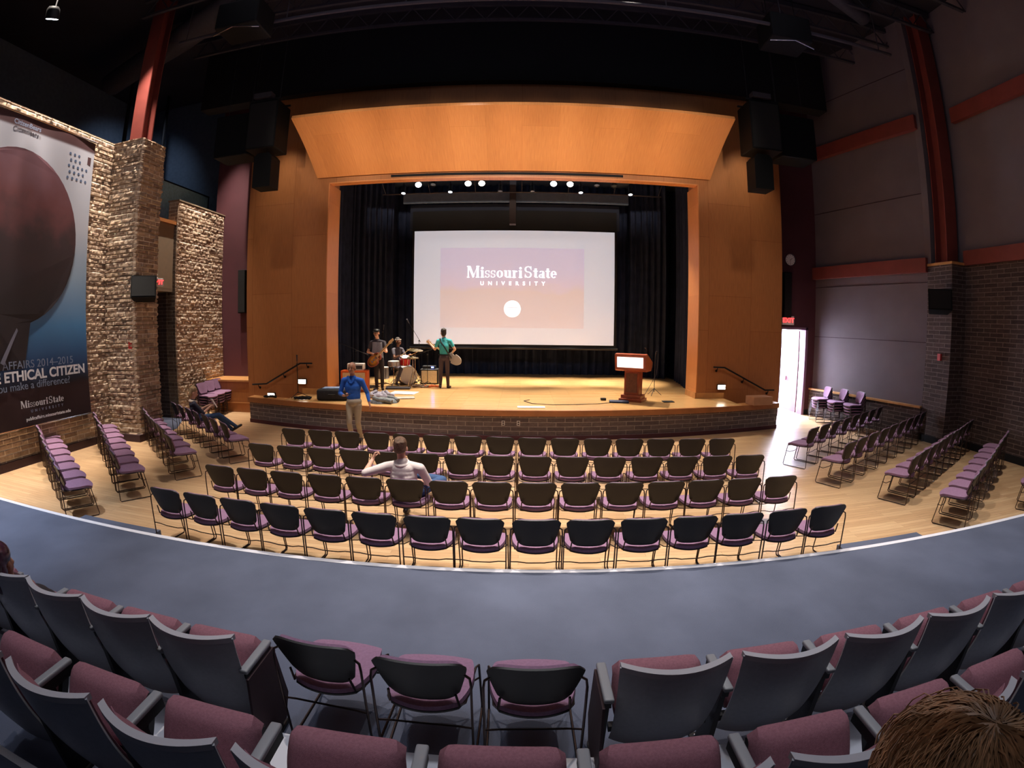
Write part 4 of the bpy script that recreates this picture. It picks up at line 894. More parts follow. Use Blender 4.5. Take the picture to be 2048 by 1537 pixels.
tag(MB().rbox((-3.7, 14.1, SZ+.03), (.75, .35, .05), .015, (0, 0, .1)).build('effects_board', M['duct']), 'grey effects board on the floor in front of the drums', 'effects board')
tag(MB().rbox((-3.3, 13.2, SZ+.012), (.75, .5, .018), .006, (0, 0, -.1)).build('floor_sheet', M['paper']), 'white sheet spread on the stage floor right of the guitarist', 'paper')
tag(MB().rbox((-3.1, 12.3, SZ+.015), (.6, .35, .022), .006, (0, 0, .3)).build('floor_folder', mat('folder_grey', (168, 160, 150), .7, noise=.2)), 'grey folder lying on the stage floor near the front', 'folder')
t = thing('equipment_case', 'black soft equipment case at the left front of the stage', 'case', (-4.86, 11.85, SZ), .12)
MB().rbox((0, 0, .15), (.86, .5, .29), .06).build('body', mat('case_black', (34, 34, 40), .8, noise=.2, nscale=12), t, True); MB().tube([(-.1, -.26, .15), (-.08, -.30, .17), (.08, -.30, .17), (.1, -.26, .15)], .012, 6).build('handle', M['plastic'], t)
tag(MB().rbox((-4.86, 11.88, SZ+.308), (.60, .36, .02), .006, (0, 0, .2)).build('magazine', mat('blue_print', (130, 150, 184), .5, noise=.4, nscale=9)), 'blue printed magazine lying on the black equipment case', 'magazine')
def heap(c, r, m_, lb, seed, name='jacket'):
    rnd = random.Random(seed); ph = [(rnd.uniform(0, 6.28), rnd.uniform(3, 9), rnd.uniform(3, 9)) for _ in range(6)]
    def f(u, v):
        a = 2*PI*u; q = v; k = 1+.12*math.sin(3*a+ph[0][0])+.07*math.sin(5*a+ph[1][0])
        x = r[0]*q*k*math.cos(a); y = r[1]*q*k*math.sin(a); z = r[2]*math.sqrt(max(0, 1-q*q))*(.62+.30*sum(abs(math.sin(p[1]*x/r[0]*.7+p[2]*y/r[1]*.7+p[0])) for p in ph[:4])/2)-.0*r[2]
        return Vector((x, y, max(0.0, z)+.003))
    mb = MB(); nu, nv = 48, 16; vs = [f(i/nu, j/nv) for j in range(1, nv+1) for i in range(nu)]+[f(0, .001)]
    fs = [((j)*nu+i, (j)*nu+(i+1) % nu, (j+1)*nu+(i+1) % nu, (j+1)*nu+i) for j in range(nv-1) for i in range(nu)]+[(i, (i+1) % nu, len(vs)-1) for i in range(nu)]+[tuple((nv-1)*nu+i for i in range(nu))]
    mb.add(vs, fs); o = mb.build(name, m_, None, True, c); tag(o, lb, 'clothing'); return o
def jacket(c, r, m_, lb, seed, sl):
    o = heap(c, r, m_, lb, seed)
    for pts in sl: MB().tube(pts, .052, 10).build('sleeve', m_, o, True)
jacket((-3.45, 11.55, SZ), (.36, .24, .13), mat('grey_jacket', (112, 116, 120), .9, noise=.45, nscale=16, bump=.8, bscale=30), 'crumpled grey jacket on the front of the stage beside the blue shirted man', 3, [[(-.2, -.1, .13), (-.05, -.2, .10), (.15, -.16, .08), (.3, -.2, .055)], [(.1, .1, .13), (.28, .12, .09), (.4, .02, .055)]])
jacket((-3.72, 12.45, SZ), (.32, .26, .14), mat('pale_jacket', (152, 148, 164), .9, noise=.35, nscale=16, bump=.8, bscale=30), 'crumpled pale jacket in front of the guitarist', 5, [[(-.15, .0, .15), (-.28, -.12, .10), (-.2, -.26, .055)], [(.1, 0, .15), (.22, -.15, .09), (.36, -.1, .055)]])
def coil(c, r, n, m_, lb):
    pts = []; rnd = random.Random(int(c[0]*100))
    for i in range(n*14):
        a = i*2*PI/14; k = r*(.7+.3*rnd.random()); pts.append((c[0]+k*math.cos(a), c[1]+k*.6*math.sin(a), c[2]+.012+.05*rnd.random()))
    tag(MB().tube(pts, .011, 5).build('cable_coil', m_, None, True), lb, 'cable', 'cable coils')
coil((-6.75, 11.78, SZ+.005), .2, 6, M['black'], 'black cable coil on the far left stage edge')
coil((-5.75, 11.75, SZ), .28, 8, M['black'], 'black cable heap left of the equipment case')
coil((-3.1, 14.55, SZ), .3, 9, mat('brown_cable', (110, 84, 66), .6), 'brown cable heap below the cymbals')
coil((-2.75, 14.6, SZ), .24, 5, orange, 'orange cable coil left of the bass amplifier')
coil((-4.6, 14.2, SZ), .25, 6, M['darksteel'], 'dark cable coil behind the guitarist')
# ------------------------------------------------------------------ people
def evalmesh(mb, voxel, smooth=4, name='body'):
    me = bpy.data.meshes.new(name+'_tmp'); me.from_pydata(mb.v, [], mb.f)
    bm = bmesh.new(); bm.from_mesh(me); bmesh.ops.recalc_face_normals(bm, faces=bm.faces[:]); bm.to_mesh(me); bm.free()
    o = bpy.data.objects.new(name+'_tmp', me); C.objects.link(o)
    r = o.modifiers.new('r', 'REMESH'); r.mode = 'VOXEL'; r.voxel_size = voxel; r.use_smooth_shade = True
    if smooth: s_ = o.modifiers.new('s', 'SMOOTH'); s_.iterations = smooth; s_.factor = .5
    dg = bpy.context.evaluated_depsgraph_get(); dg.update()
    out = bpy.data.meshes.new_from_object(o.evaluated_get(dg)); bpy.data.objects.remove(o); out.name = name
    return out
class Fig:
    """collects tapered limbs and ellipsoids, then grows ONE skin over them; each face takes the material of its nearest limb"""
    def __init__(s): s.caps = []; s.ells = []
    def cap(s, a, b, ra, rb, m_, squash=None): s.caps.append((Vector(a), Vector(b), ra, rb, m_))
    def ell(s, c, r, m_, R_=None): s.ells.append((Vector(c), Vector(r), m_, R_ or Matrix.Identity(3)))
    def build(s, name, mats, parent, voxel=.011, smooth=4):
        mb = MB()
        for a, b, ra, rb, m_ in s.caps:
            n = 14; d = (b-a).normalized() if (b-a).length > 1e-6 else Vector((0, 0, 1)); R_ = d.to_track_quat('Z', 'Y').to_matrix(); vs = []; L = (b-a).length
            rings = [(ra*math.sin(t), -ra*math.cos(t)) for t in (0.02, .5, 1.0, 1.57)]+[(rb*math.cos(t), L+rb*math.sin(t)) for t in (0, .55, 1.05, 1.55)]
            mb.lathe(a, [(max(r, .0008), h) for r, h in rings], 'z', n, R_)
        for c, r, m_, R_ in s.ells: mb.sph(c, r, 18, R_)
        me = evalmesh(mb, voxel, smooth, name)
        N = len(me.polygons); cen = np.zeros(N*3); me.polygons.foreach_get('center', cen); P = cen.reshape(-1, 3)
        best = np.full(N, 1e9); idx = np.zeros(N, int)
        for a, b, ra, rb, m_ in s.caps:
            A = np.array(a); D = np.array(b)-A; t_ = np.clip(((P-A)@D)/max(D@D, 1e-9), 0, 1); q = A+t_[:, None]*D
            d = np.linalg.norm(P-q, axis=1)-(ra+(rb-ra)*t_); k = d < best; best[k] = d[k]; idx[k] = m_
        for c, r, m_, R_ in s.ells:
            L = (P-np.array(c))@np.array(R_); rr_ = np.array(r); k0 = np.linalg.norm(L/rr_, axis=1); k1 = np.linalg.norm(L/rr_**2, axis=1)
            d = k0*(k0-1)/np.maximum(k1, 1e-6); k = d < best; best[k] = d[k]; idx[k] = m_
        me.materials.clear()
        for mm in mats: me.materials.append(mm)
        me.polygons.foreach_set('material_index', idx.astype(np.int32)); me.polygons.foreach_set('use_smooth', [True]*N); me.update()
        o = bpy.data.objects.new(name, me); C.objects.link(o); o.parent = parent; return o
def basis(f, up=(0, 0, 1)):
    f = Vector(f).normalized(); r = f.cross(Vector(up)).normalized(); u = r.cross(f); return Matrix((r, f, u)).transposed()   # columns right, forward, up
def hand(F, w_, d, n, m_, s=1, curl=.5, thumb=1):
    """palm, four unequal bent fingers and a thumb from the side of the palm. d = pointing direction, n = palm normal"""
    w_ = Vector(w_); d = Vector(d).normalized(); n = (Vector(n)-d*Vector(n).dot(d)).normalized(); sd = d.cross(n)*thumb
    p1 = w_+d*.085*s
    for k in (-1, 0, 1): F.cap(w_+d*.012*s+sd*.018*k*s, p1+sd*.026*k*s, .016*s, .013*s, m_)
    for k, L in ((-1.5, .062), (-.5, .076), (.5, .080), (1.5, .070)):
        a = p1+sd*.020*k*s; d1 = (d*math.cos(curl*.7)+n*math.sin(curl*.7)+sd*.05*k).normalized(); b = a+d1*L*.5*s
        d2 = (d*math.cos(curl*1.9)+n*math.sin(curl*1.9)).normalized(); F.cap(a, b, .0095*s, .0085*s, m_); F.cap(b, b+d2*L*.5*s, .0085*s, .007*s, m_)
    a = w_+d*.03*s+sd*.03*s; b = a+(d*.6+sd*.8+n*.3).normalized()*.04*s; F.cap(a, b, .012*s, .010*s, m_); F.cap(b, b+(d*.9+n*.5+sd*.1).normalized()*.03*s, .010*s, .008*s, m_)
def headshape(F, c, R_, m_, s=1):
    c = Vector(c); g = lambda x, y, z: c+R_ @ Vector((x, y, z))*s
    F.ell(g(0, -.012, .03), (.074*s, .094*s, .088*s), m_, R_); F.ell(g(0, .030, -.045), (.056*s, .062*s, .066*s), m_, R_)
    F.ell(g(0, .052, -.082), (.030*s, .028*s, .022*s), m_, R_)
    F.cap(g(0, .086, .005), g(0, .106, -.028), .009*s, .014*s, m_)
    for k in (-1, 1): F.ell(g(k*.076, -.005, -.012), (.010*s, .020*s, .031*s), m_, R_); F.ell(g(k*.034, .068, -.02), (.022*s, .02*s, .02*s), m_, R_)
    F.cap(g(-.022, .090, -.060), g(.022, .090, -.060), .009*s, .009*s, m_)
def face_parts(parent, c, R_, skin, s=1, beard=None):
    s = s*1.07; c = Vector(c); g = lambda x, y, z: c+R_ @ Vector((x, y, z))*s
    mb = MB()
    for k in (-1, 1): mb.sph(g(k*.031, .084, .006), (.012*s, .008*s, .008*s), 8, R_)
    mb.build('eyes', mat('eye_dark', (40, 30, 28), .3), parent, True)
    mb = MB()
    for k in (-1, 1): mb.tube([g(k*.018, .092, .026), g(k*.034, .09, .031), g(k*.048, .078, .026)], .004*s, 5)
    mb.build('eyebrows', M['hair_dark'], parent, True)
    MB().tube([g(-.024, .094, -.058), g(0, .101, -.060), g(.024, .094, -.058)], .0055*s, 6).build('mouth', mat('lips', (150, 84, 76), .5), parent, True)
def hairshell(parent, c, R_, m_, s=1, back=1, low=-.03, top=.02, bump_=.006):
    s = s*1.05; c = Vector(c); F = Fig(); g = lambda x, y, z: c+R_ @ Vector((x, y, z))*s
    F.ell(g(0, -.026, .052), ((.080)*s, .092*s, (.080+top*.4)*s), 0, R_); F.ell(g(0, -.055, .0), (.074*s, .058*s, (.07-low)*s), 0, R_)
    rnd = random.Random(4)
    for _ in range(26):
        a = rnd.uniform(0, 6.28); b = rnd.uniform(.15, 1.25); F.ell(g(.068*math.cos(a)*math.sin(b), -.03+.082*math.sin(a)*math.sin(b), .052+.076*math.cos(b)), (.02*s, .02*s, .013*s), 0, R_)
    return F.build('hair', [m_], parent, .009, 2)
M['hair_dark'] = mat('hair_dark', (38, 28, 26), .6, noise=.3, nscale=60, bump=.6, bscale=180)
M['hair_brown'] = mat('hair_brown', (98, 72, 54), .55, noise=.4, nscale=70, bump=.7, bscale=200)
M['hair_blond'] = mat('hair_blond', (168, 140, 104), .6, noise=.3, nscale=60, bump=.6, bscale=180)
SK1 = mat('skin_light', (214, 164, 140), .55, noise=.04, nscale=20); SK2 = mat('skin_dark', (112, 72, 54), .5, noise=.05, nscale=20); SK3 = mat('skin_mid', (150, 104, 82), .5, noise=.05, nscale=20)
def body(J, mats, parent, f, headf=None, sleeve='short', s=1, fat=1.0, hands=None, voxel=.011, up=None, shoes=True, headup=(0, 0, 1)):
    """J: head neck chest pelvis shL elL wrL shR elR wrR hpL knL anL hpR knR anR (+ toeL toeR directions). mats: skin shirt trousers shoes"""
    F = Fig(); V = {k: Vector(v) for k, v in J.items()}; f = Vector(f).normalized()
    ax = (V['neck']-V['pelvis']).normalized(); rt = f.cross(ax).normalized(); fw = ax.cross(rt); B = Matrix((rt, fw, ax)).transposed()
    Rh = basis(headf or f, headup)
    headshape(F, V['head'], Rh, 0, s*1.07)
    F.cap(V['neck']-ax*.02, V['head']-Vector((0, 0, .03)), .056*s, .050*s, 0)
    F.ell(V['chest'], (.165*s*fat, .112*s*fat, .19*s), 1, B); F.ell(V['chest']+ax*.11*s, (.150*s, .088*s, .09*s), 1, B)
    mid = V['chest']*.45+V['pelvis']*.55; F.ell(mid, (.142*s*fat, .104*s*fat, .17*s), 1, B)
    F.ell(V['pelvis']+ax*.02, (.158*s*fat, .118*s*fat, .12*s), 2, B)
    F.cap(V['neck']-ax*.03, V['neck']-ax*.06, .075*s, .085*s, 1); F.cap(V['chest']-fw*.01+rt*.045, mid-fw*.01+rt*.03, .112*s*fat, .108*s*fat, 1); F.cap(V['chest']-fw*.01-rt*.045, mid-fw*.01-rt*.03, .112*s*fat, .108*s*fat, 1)
    for sd in 'LR':
        sh, el, wr = V['sh'+sd], V['el'+sd], V['wr'+sd]
        F.cap(V['neck']-ax*.05, sh, .058*s, .060*s, 1)
        if sleeve == 'short': q = sh*.42+el*.58; F.cap(sh, q, .060*s, .052*s, 1); F.cap(q, el, .043*s, .039*s, 0)
        else: F.cap(sh, el, .060*s, .048*s, 1)
        q = el*.25+wr*.75
        if sleeve == 'long': F.cap(el, q, .046*s, .036*s, 1); F.cap(q, wr, .030*s, .026*s, 0)
        else: F.cap(el, wr, .040*s, .026*s, 0)
        hp, kn, an = V['hp'+sd], V['kn'+sd], V['an'+sd]
        F.cap(hp, kn, .088*s*fat, .060*s, 2); F.cap(kn, kn*.5+an*.5, .060*s, .056*s, 2); F.cap(kn*.5+an*.5, an, .056*s, .045*s, 2)
        td = V.get('toe'+sd, f*1.0); td = Vector((td.x, td.y, td.z)).normalized()
        F.cap(an-td*.035+Vector((0, 0, -.038)), an+td*.16*s+Vector((0, 0, -.048)), .040*s, .034*s, 3)
        if hands and sd in hands:
            d, n, cu = hands[sd]; hand(F, wr, d, n, 0, s, cu, 1 if sd == 'L' else -1)
        else: hand(F, wr, (wr-el), fw, 0, s, .7, 1 if sd == 'L' else -1)
    o = F.build('body', mats, parent, voxel, 3)
    return o, Rh
# -- player in teal, seen from behind
teal = mat('teal_shirt', (62, 164, 172), .85, noise=.06, nscale=12); plumt = mat('dark_trousers', (66, 54, 64), .85, noise=.08); blk = mat('shoe_black', (36, 26, 28), .4)
x, y = -2.33, 14.4
t = thing('person', 'person in teal shirt seen from behind, playing a bass guitar facing the screen', 'person', (0, 0, 0))
J = dict(head=(x-.03, y+.03, 2.40), neck=(x-.0, y, 2.24), chest=(x, y, 2.0), pelvis=(x, y, 1.64), shL=(x-.185, y+.01, 2.15), elL=(x-.30, y+.10, 1.89), wrL=(x-.50, y+.24, 2.07),
         shR=(x+.185, y+.01, 2.15), elR=(x+.33, y+.02, 1.90), wrR=(x+.20, y+.22, 1.76), hpL=(x-.085, y, 1.60), knL=(x-.105, y+.02, 1.19), anL=(x-.12, y-.0, .785), hpR=(x+.085, y, 1.60), knR=(x+.10, y+.02, 1.19), anR=(x+.12, y, .785), toeL=(-.3, 1, 0), toeR=(.3, 1, 0))
b_, Rh = body(J, [SK1, teal, plumt, blk], t, (0, 1, 0), (-.45, .9, 0), 'short', 1, .98, {'L': ((-.4, .1, .9), (1, .1, .2), 1.0), 'R': ((-.7, .5, -.3), (0, -1, 0), .8)}, .010)
hairshell(t, J['head'], Rh, M['hair_dark'], 1.04); face_parts(t, J['head'], Rh, SK1)
MB().shell(lambda u, v: Vector((x+.160*math.cos(2*PI*u), y+.122*math.sin(2*PI*u), 1.715+.035*v)), 32, 2, .006).build('belt', M['plastic'], t, True)
mb = MB().tube([(x-.13, y+.10, 2.17), (x-.12, y-.03, 2.22), (x-.08, y-.115, 2.12), (x+.03, y-.135, 1.98), (x+.12, y-.13, 1.83), (x+.20, y-.02, 1.68), (x+.2, y+.14, 1.62)], .02, 6)
tag(mb.build('guitar_strap', M['plastic'], None, True), 'black guitar strap running diagonally across the teal shirt', 'strap')
def guitar(lb, c, yaw, pitch, roll, col, top, neckc, L=.62, horns=.6, name='guitar', nk=.62, cat='guitar'):
    # local: x along the neck, z = face normal
    t = thing(name, lb, cat, c); t.rotation_euler = (roll, pitch, yaw)
    def out(k):
        a = 2*PI*k/56; r = .185+.028*math.cos(2*a); xx = -.05+r*1.18*math.cos(a); yy = r*.98*math.sin(a)
        if xx > -.02: yy *= 1-.35*math.exp(-((xx-.02)/.05)**2)
        return (xx, yy)
    poly = [out(k) for k in range(56)]
    MB().prism(poly, lambda u, v, w_: (u, v, -.04+.08*w_)).build('guitar_body', col, t)
    MB().prism([(u*.86-.006, v*.86) for u, v in poly], lambda u, v, w_: (u, v, .040+.004*w_)).build('body_top', top, t)
    MB().prism([(-.02, -.10), (.10, -.09), (.10, -.03), (-.02, -.05)], lambda u, v, w_: (u, v, .045+.006*w_)).build('pick_guard', M['card'], t)
    nkb = MB().prism([(.08, -.030), (nk, -.022), (nk, .022), (.08, .030)], lambda u, v, w_: (u, v, .022+.034*w_)).build('neck', neckc, t)
    hs = MB().prism([(nk, -.022), (nk+.05, -.045), (nk+.18, -.038), (nk+.20, .02), (nk+.06, .045), (nk, .022)], lambda u, v, w_: (u, v, .028+.016*w_)).build('headstock', neckc, t)
    mb = MB()
    for k in range(4): mb.cyl((nk+.06+.035*k, -.07, .036), (nk+.06+.035*k, .07, .036), .006, n=6)
    mb.build('tuning_pegs', M['chrome'], hs)
    mb = MB()
    for k in range(6): mb.tube([(-.12, -.018+.0072*k, .062), (nk+.02, -.014+.0056*k, .060)], .0012, 4)
    mb.build('strings', M['chrome'], t); MB().box(-.14, -.11, -.04, .04, .045, .064).build('bridge', M['chrome'], t); MB().box(-.06, -.03, -.035, .035, .045, .056).box(.02, .05, -.035, .035, .045, .056).build('pickups', M['chrome'], t)
    return t
maple = mat('maple_neck', (222, 190, 140), .4)
sunb = bpy.data.materials.new('sunburst'); sunb.use_nodes = True; nt = sunb.node_tree; b = nt.nodes['Principled BSDF']; tc = nt.nodes.new('ShaderNodeTexCoord'); gd = nt.nodes.new('ShaderNodeVectorMath'); gd.operation = 'LENGTH'
mp = nt.nodes.new('ShaderNodeMapping'); mp.inputs['Location'].default_value = (.05*4.2, 0, 0); mp.inputs['Scale'].default_value = (4.2, 5.2, 0); nt.links.new(tc.outputs['Object'], mp.inputs[0]); nt.links.new(mp.outputs[0], gd.inputs[0])
rp = nt.nodes.new('ShaderNodeValToRGB'); el = rp.color_ramp.elements; el[0].position = .35; el[0].color = (*lin((196, 136, 46)), 1); el[1].position = .9; el[1].color = (*lin((44, 24, 16)), 1); nt.links.new(gd.outputs['Value'], rp.inputs[0]); nt.links.new(rp.outputs[0], b.inputs['Base Color']); b.inputs['Roughness'].default_value = .2
def aim(t, c, along, face):
    a = Vector(along).normalized(); n = Vector(face); n = (n-a*n.dot(a)).normalized(); R_ = Matrix((a, n.cross(a), n)).transposed(); t.rotation_mode = 'QUATERNION'; t.rotation_quaternion = R_.to_quaternion(); t.location = c
g = guitar('pale bass guitar held by the player in the teal shirt', (0, 0, 0), 0, 0, 0, mat('bass_grey', (176, 168, 160), .35), mat('bass_top', (190, 182, 172), .35), maple, nk=.80, name='bass_guitar')
aim(g, (x+.24, y+.17, 1.62), (-.80, .06, .50), (-.1, 1, .1))
# -- guitarist in cap and waistcoat
x, y = -4.20, 13.75
dk = mat('dark_shirt', (70, 66, 76), .85, noise=.1); vest = mat('grey_waistcoat', (140, 146, 164), .8, noise=.1, nscale=20); blkt = mat('black_trousers', (40, 34, 38), .85)
t = thing('person', 'guitarist in flat cap and grey waistcoat playing beside the drums', 'person', (0, 0, 0))
J = dict(head=(x-.04, y-.07, 2.40), neck=(x-.03, y-.02, 2.22), chest=(x-.02, y, 1.98), pelvis=(x, y, 1.62), shR=(x-.22, y, 2.12), elR=(x-.32, y-.05, 1.84), wrR=(x-.10, y-.24, 1.80),
         shL=(x+.17, y-.01, 2.12), elL=(x+.27, y-.10, 1.86), wrL=(x+.27, y-.24, 1.87), hpR=(x-.07, y, 1.58), knR=(x-.07, y-.04, 1.18), anR=(x-.07, y-.02, .785), hpL=(x+.08, y, 1.58), knL=(x+.09, y+.03, 1.18), anL=(x+.06, y+.12, .785), toeR=(-.2, -1, 0), toeL=(.5, -1, 0))
b_, Rh = body(J, [SK1, dk, blkt, blk], t, (.1, -1, 0), (.12, -1, -.12), 'short', 1, 1.0, {'L': ((-.15, -.6, .7), (-.6, .5, .4), 1.2), 'R': ((.8, -.2, -.4), (0, 1, 0), .9)}, .010)
face_parts(t, J['head'], Rh, SK1); c = Vector(J['head']); g_ = lambda a, b, d: c+Rh @ Vector((a, b, d))
MB().sph(g_(0, -.01, .080), (.097, .116, .052), 20, Rh).prism([(.092*math.cos(a), .090+.060*math.sin(a)) for a in [PI*k/12 for k in range(13)]], lambda u, v, w_: g_(u, v, .052-.1*(v-.08)+.01*w_)).build('flat_cap', M['plastic'], t, True)
def vestf(u, v, sx):
    a = (PI*.10+PI*.52*u); r1 = (.178, .128); px_ = x-.015+sx*r1[0]*math.cos(a-PI*.12)*(1-.18*v); py_ = y-.01-r1[1]*math.sin(a)*(1-.12*v); return Vector((px_, py_, 1.68+.46*v))
for sx in (-1, 1): MB().shell(lambda u, v: vestf(u, v, sx), 12, 10, .012).build('waistcoat_panel', vest, t, True)
g = guitar('sunburst electric guitar held across the body of the guitarist in the cap', (0, 0, 0), 0, 0, 0, M['lectern'], sunb, maple)
aim(g, (x-.02, y-.25, 1.66), (.70, -.08, .72), (.05, -1, .12))
# -- drummer
x, y = -4.08, 15.35
t = thing('drum_stool', 'round black drum stool under the drummer', 'stool', (x, y, SZ)); MB().lathe((0, 0, .5), [(.001, -.05), (.17, -.045), (.185, 0), (.16, .03), (.001, .035)], 'z', 20).build('seat', M['plastic'], t, True); mb = MB().tube([(0, 0, .05), (0, 0, .48)], .02, 8)
for a in (.3, 2.4, 4.5): mb.tube([(0, 0, .25), (.22*math.cos(a), .22*math.sin(a), .01)], .012, 6)
mb.build('tripod', M['chrome'], t)
t = thing('person', 'drummer with headband seated behind the red tom, looking right', 'person', (0, 0, 0))
J = dict(head=(x+.10, y-.12, 2.10), neck=(x+.06, y-.06, 1.92), chest=(x+.03, y-.03, 1.70), pelvis=(x, y, 1.33), shR=(x-.06, y-.18, 1.83), elR=(x+.02, y-.32, 1.58), wrR=(x+.22, y-.46, 1.66), shL=(x+.16, y+.12, 1.83), elL=(x+.32, y+.05, 1.58), wrL=(x+.45, y-.15, 1.66),
         hpR=(x+.0, y-.10, 1.29), knR=(x+.26, y-.40, 1.22), anR=(x+.14, y-.58, .80), hpL=(x+.06, y+.08, 1.29), knL=(x+.44, y+.10, 1.25), anL=(x+.50, y+.05, .80), toeR=(.6, -.8, 0), toeL=(1, 0, 0))
b_, Rh = body(J, [SK2, dk, mat('grey_trousers', (86, 82, 92), .85), M['plastic']], t, (.8, -.6, 0), (.85, -.5, 0), 'short', .98, 1.0, None, .010)
hairshell(t, J['head'], Rh, M['hair_dark'], 1.0); face_parts(t, J['head'], Rh, SK2); c = Vector(J['head'])
MB().shell(lambda u, v: c+Rh @ Vector((.091*math.cos(2*PI*u), -.014+.112*math.sin(2*PI*u), .048+.03*v)), 28, 2, .006).build('headband', M['white'], t, True)
tag(MB().tube([(x+.28, y-.52, 1.66), (x+.62, y-.60, 1.90)], .008, 6).build('drum_stick', maple), 'drum stick raised in the hand of the drummer, nearer one', 'drum stick', 'drum sticks'); tag(MB().tube([(x+.52, y-.22, 1.66), (x+.80, y-.42, 1.78)], .008, 6).build('drum_stick', maple), 'drum stick over the large cymbal in the farther hand', 'drum stick', 'drum sticks')
# -- man in blue shirt walking in front of the stage
x, y = -3.70, 10.1; blue = mat('blue_shirt', (20, 84, 178), .75, noise=.1, nscale=8); khaki = mat('khaki_trousers', (150, 138, 122), .85, noise=.06)
t = thing('person', 'man in bright blue shirt and khaki trousers walking in front of the stage', 'person', (0, 0, 0))
J = dict(head=(x-.0, y-.04, 1.70), neck=(x, y, 1.52), chest=(x, y, 1.27), pelvis=(x+.02, y, .93), shR=(x-.21, y, 1.43), elR=(x-.30, y-.02, 1.13), wrR=(x-.12, y-.25, 1.12), shL=(x+.21, y, 1.42), elL=(x+.32, y+.05, 1.14), wrL=(x+.40, y-.06, .92),
         hpR=(x-.08, y, .88), knR=(x-.07, y-.12, .49), anR=(x-.06, y+.02, .09), hpL=(x+.10, y, .88), knL=(x+.10, y-.02, .48), anL=(x+.09, y+.18, .10), toeR=(0, -1, 0), toeL=(.2, -1, 0))
b_, Rh = body(J, [SK3, blue, khaki, blk], t, (.05, -1, 0), (-.05, -1, -.08), 'long', 1.02, 1.12, {'R': ((.75, -.4, .1), (0, .3, 1), 1.1), 'L': ((.25, -.3, -.8), (-1, 0, 0), .6)}, .010)
hairshell(t, Vector(J['head'])+Vector((0, .01, -.01)), Rh, mat('hair_grey', (112, 96, 84), .8, noise=.2, nscale=60), .97, low=-.0, top=-.02); face_parts(t, J['head'], Rh, SK3)
mb = MB().prism([(-.07, 1.545), (0, 1.44), (.07, 1.545), (.11, 1.52), (.03, 1.38), (-.03, 1.38), (-.11, 1.52)], lambda u, v, w_: (x+u, y-.075-.25*(1.55-v)-.012*w_, v)); mb.build('collar', blue, t)

tag(MB().rbox((x+.0, y-.33, 1.16), (.13, .07, .012), .004, (0, -.2, .3)).build('mobile_phone', M['darksteel']), 'small dark phone in the right hand of the man in the blue shirt', 'phone')
# -- man in white shirt seated among the centre chairs
x, y = -1.44, 5.70; wht = mat('white_shirt', (222, 208, 206), .85, noise=.05, nscale=14); jean = mat('blue_jeans', (58, 84, 124), .9, noise=.15, nscale=30)
t = thing('person', 'man in white shirt seated in the centre chairs, arm resting on the next chair back', 'person', (0, 0, 0))
J = dict(head=(x-.03, y-.07, 1.14), neck=(x-.01, y-.10, .99), chest=(x, y-.08, .77), pelvis=(x, y+.02, .53), shL=(x-.215, y-.10, .90), elL=(x-.47, y-.18, .83), wrL=(x-.43, y+.04, .95), shR=(x+.215, y-.08, .89), elR=(x+.30, y+.04, .66), wrR=(x+.12, y+.22, .62),
         hpL=(x-.09, y+.04, .51), knL=(x-.12, y+.46, .52), anL=(x-.14, y+.52, .11), hpR=(x+.09, y+.04, .51), knR=(x+.42, y+.34, .60), anR=(x+.05, y+.52, .60), toeL=(0, 1, 0), toeR=(-.6, .5, .1))
b_, Rh = body(J, [SK1, wht, jean, blk], t, (.05, 1, 0), (-.06, 1, .05), 'threequarter', 1.02, 1.06, {'L': ((.35, .3, .9), (.9, .1, -.2), 1.2)}, .0085)
MB().tube([(x-.01+.082*math.cos(a), y-.095+.080*math.sin(a), .955+.018*math.sin(a)) for a in [2*PI*k/20 for k in range(21)]], .020, 8).build('collar', wht, t, True)
hairshell(t, J['head'], Rh, M['hair_brown'], 1.06, low=.02); face_parts(t, J['head'], Rh, SK1)
# -- reader at the left block
x, y = -7.56, 9.62; t = thing('person', 'blond person seated at the far left reading a white booklet', 'person', (0, 0, 0)); fv = Vector((.70, .71, 0)); rv = Vector((.71, -.70, 0))
P_ = lambda a, b, z: tuple(Vector((x, y, z))+rv*a+fv*b)
J = dict(head=P_(0, -.06, 1.13), neck=P_(0, -.10, .96), chest=P_(0, -.08, .75), pelvis=P_(0, .02, .53), shL=P_(-.17, -.08, .88), elL=P_(-.24, .08, .66), wrL=P_(-.10, .30, .78), shR=P_(.17, -.08, .88), elR=P_(.24, .10, .66), wrR=P_(.10, .30, .78),
         hpL=P_(-.08, .06, .51), knL=P_(-.10, .48, .52), anL=P_(-.06, .82, .16), hpR=P_(.08, .06, .51), knR=P_(.08, .50, .56), anR=P_(-.02, .92, .22), toeL=(.6, .7, .4), toeR=(.6, .7, .4))
b_, Rh = body(J, [SK1, mat('navy_top', (48, 46, 62), .85), jean, blk], t, fv, tuple(fv+Vector((.1, -.1, -.35))), 'threequarter', .95, .92, {'L': (tuple(fv), tuple(rv), .9), 'R': (tuple(fv), tuple(-rv), .9)}, .010)
hairshell(t, J['head'], Rh, M['hair_blond'], 1.0, low=-.09); face_parts(t, J['head'], Rh, SK1)
MB().tube([P_(.078*math.cos(a), -.09+.078*math.sin(a), .925-.02*math.sin(a)) for a in [2*PI*k/18 for k in range(19)]], .034, 8).build('pale_scarf', mat('pale_scarf', (206, 186, 170), .9), t, True)
pc = Vector(P_(0, .42, .84)); t = thing('booklet', 'open white booklet in the hands of the blond reader', 'booklet', tuple(pc), math.atan2(rv.y, rv.x))
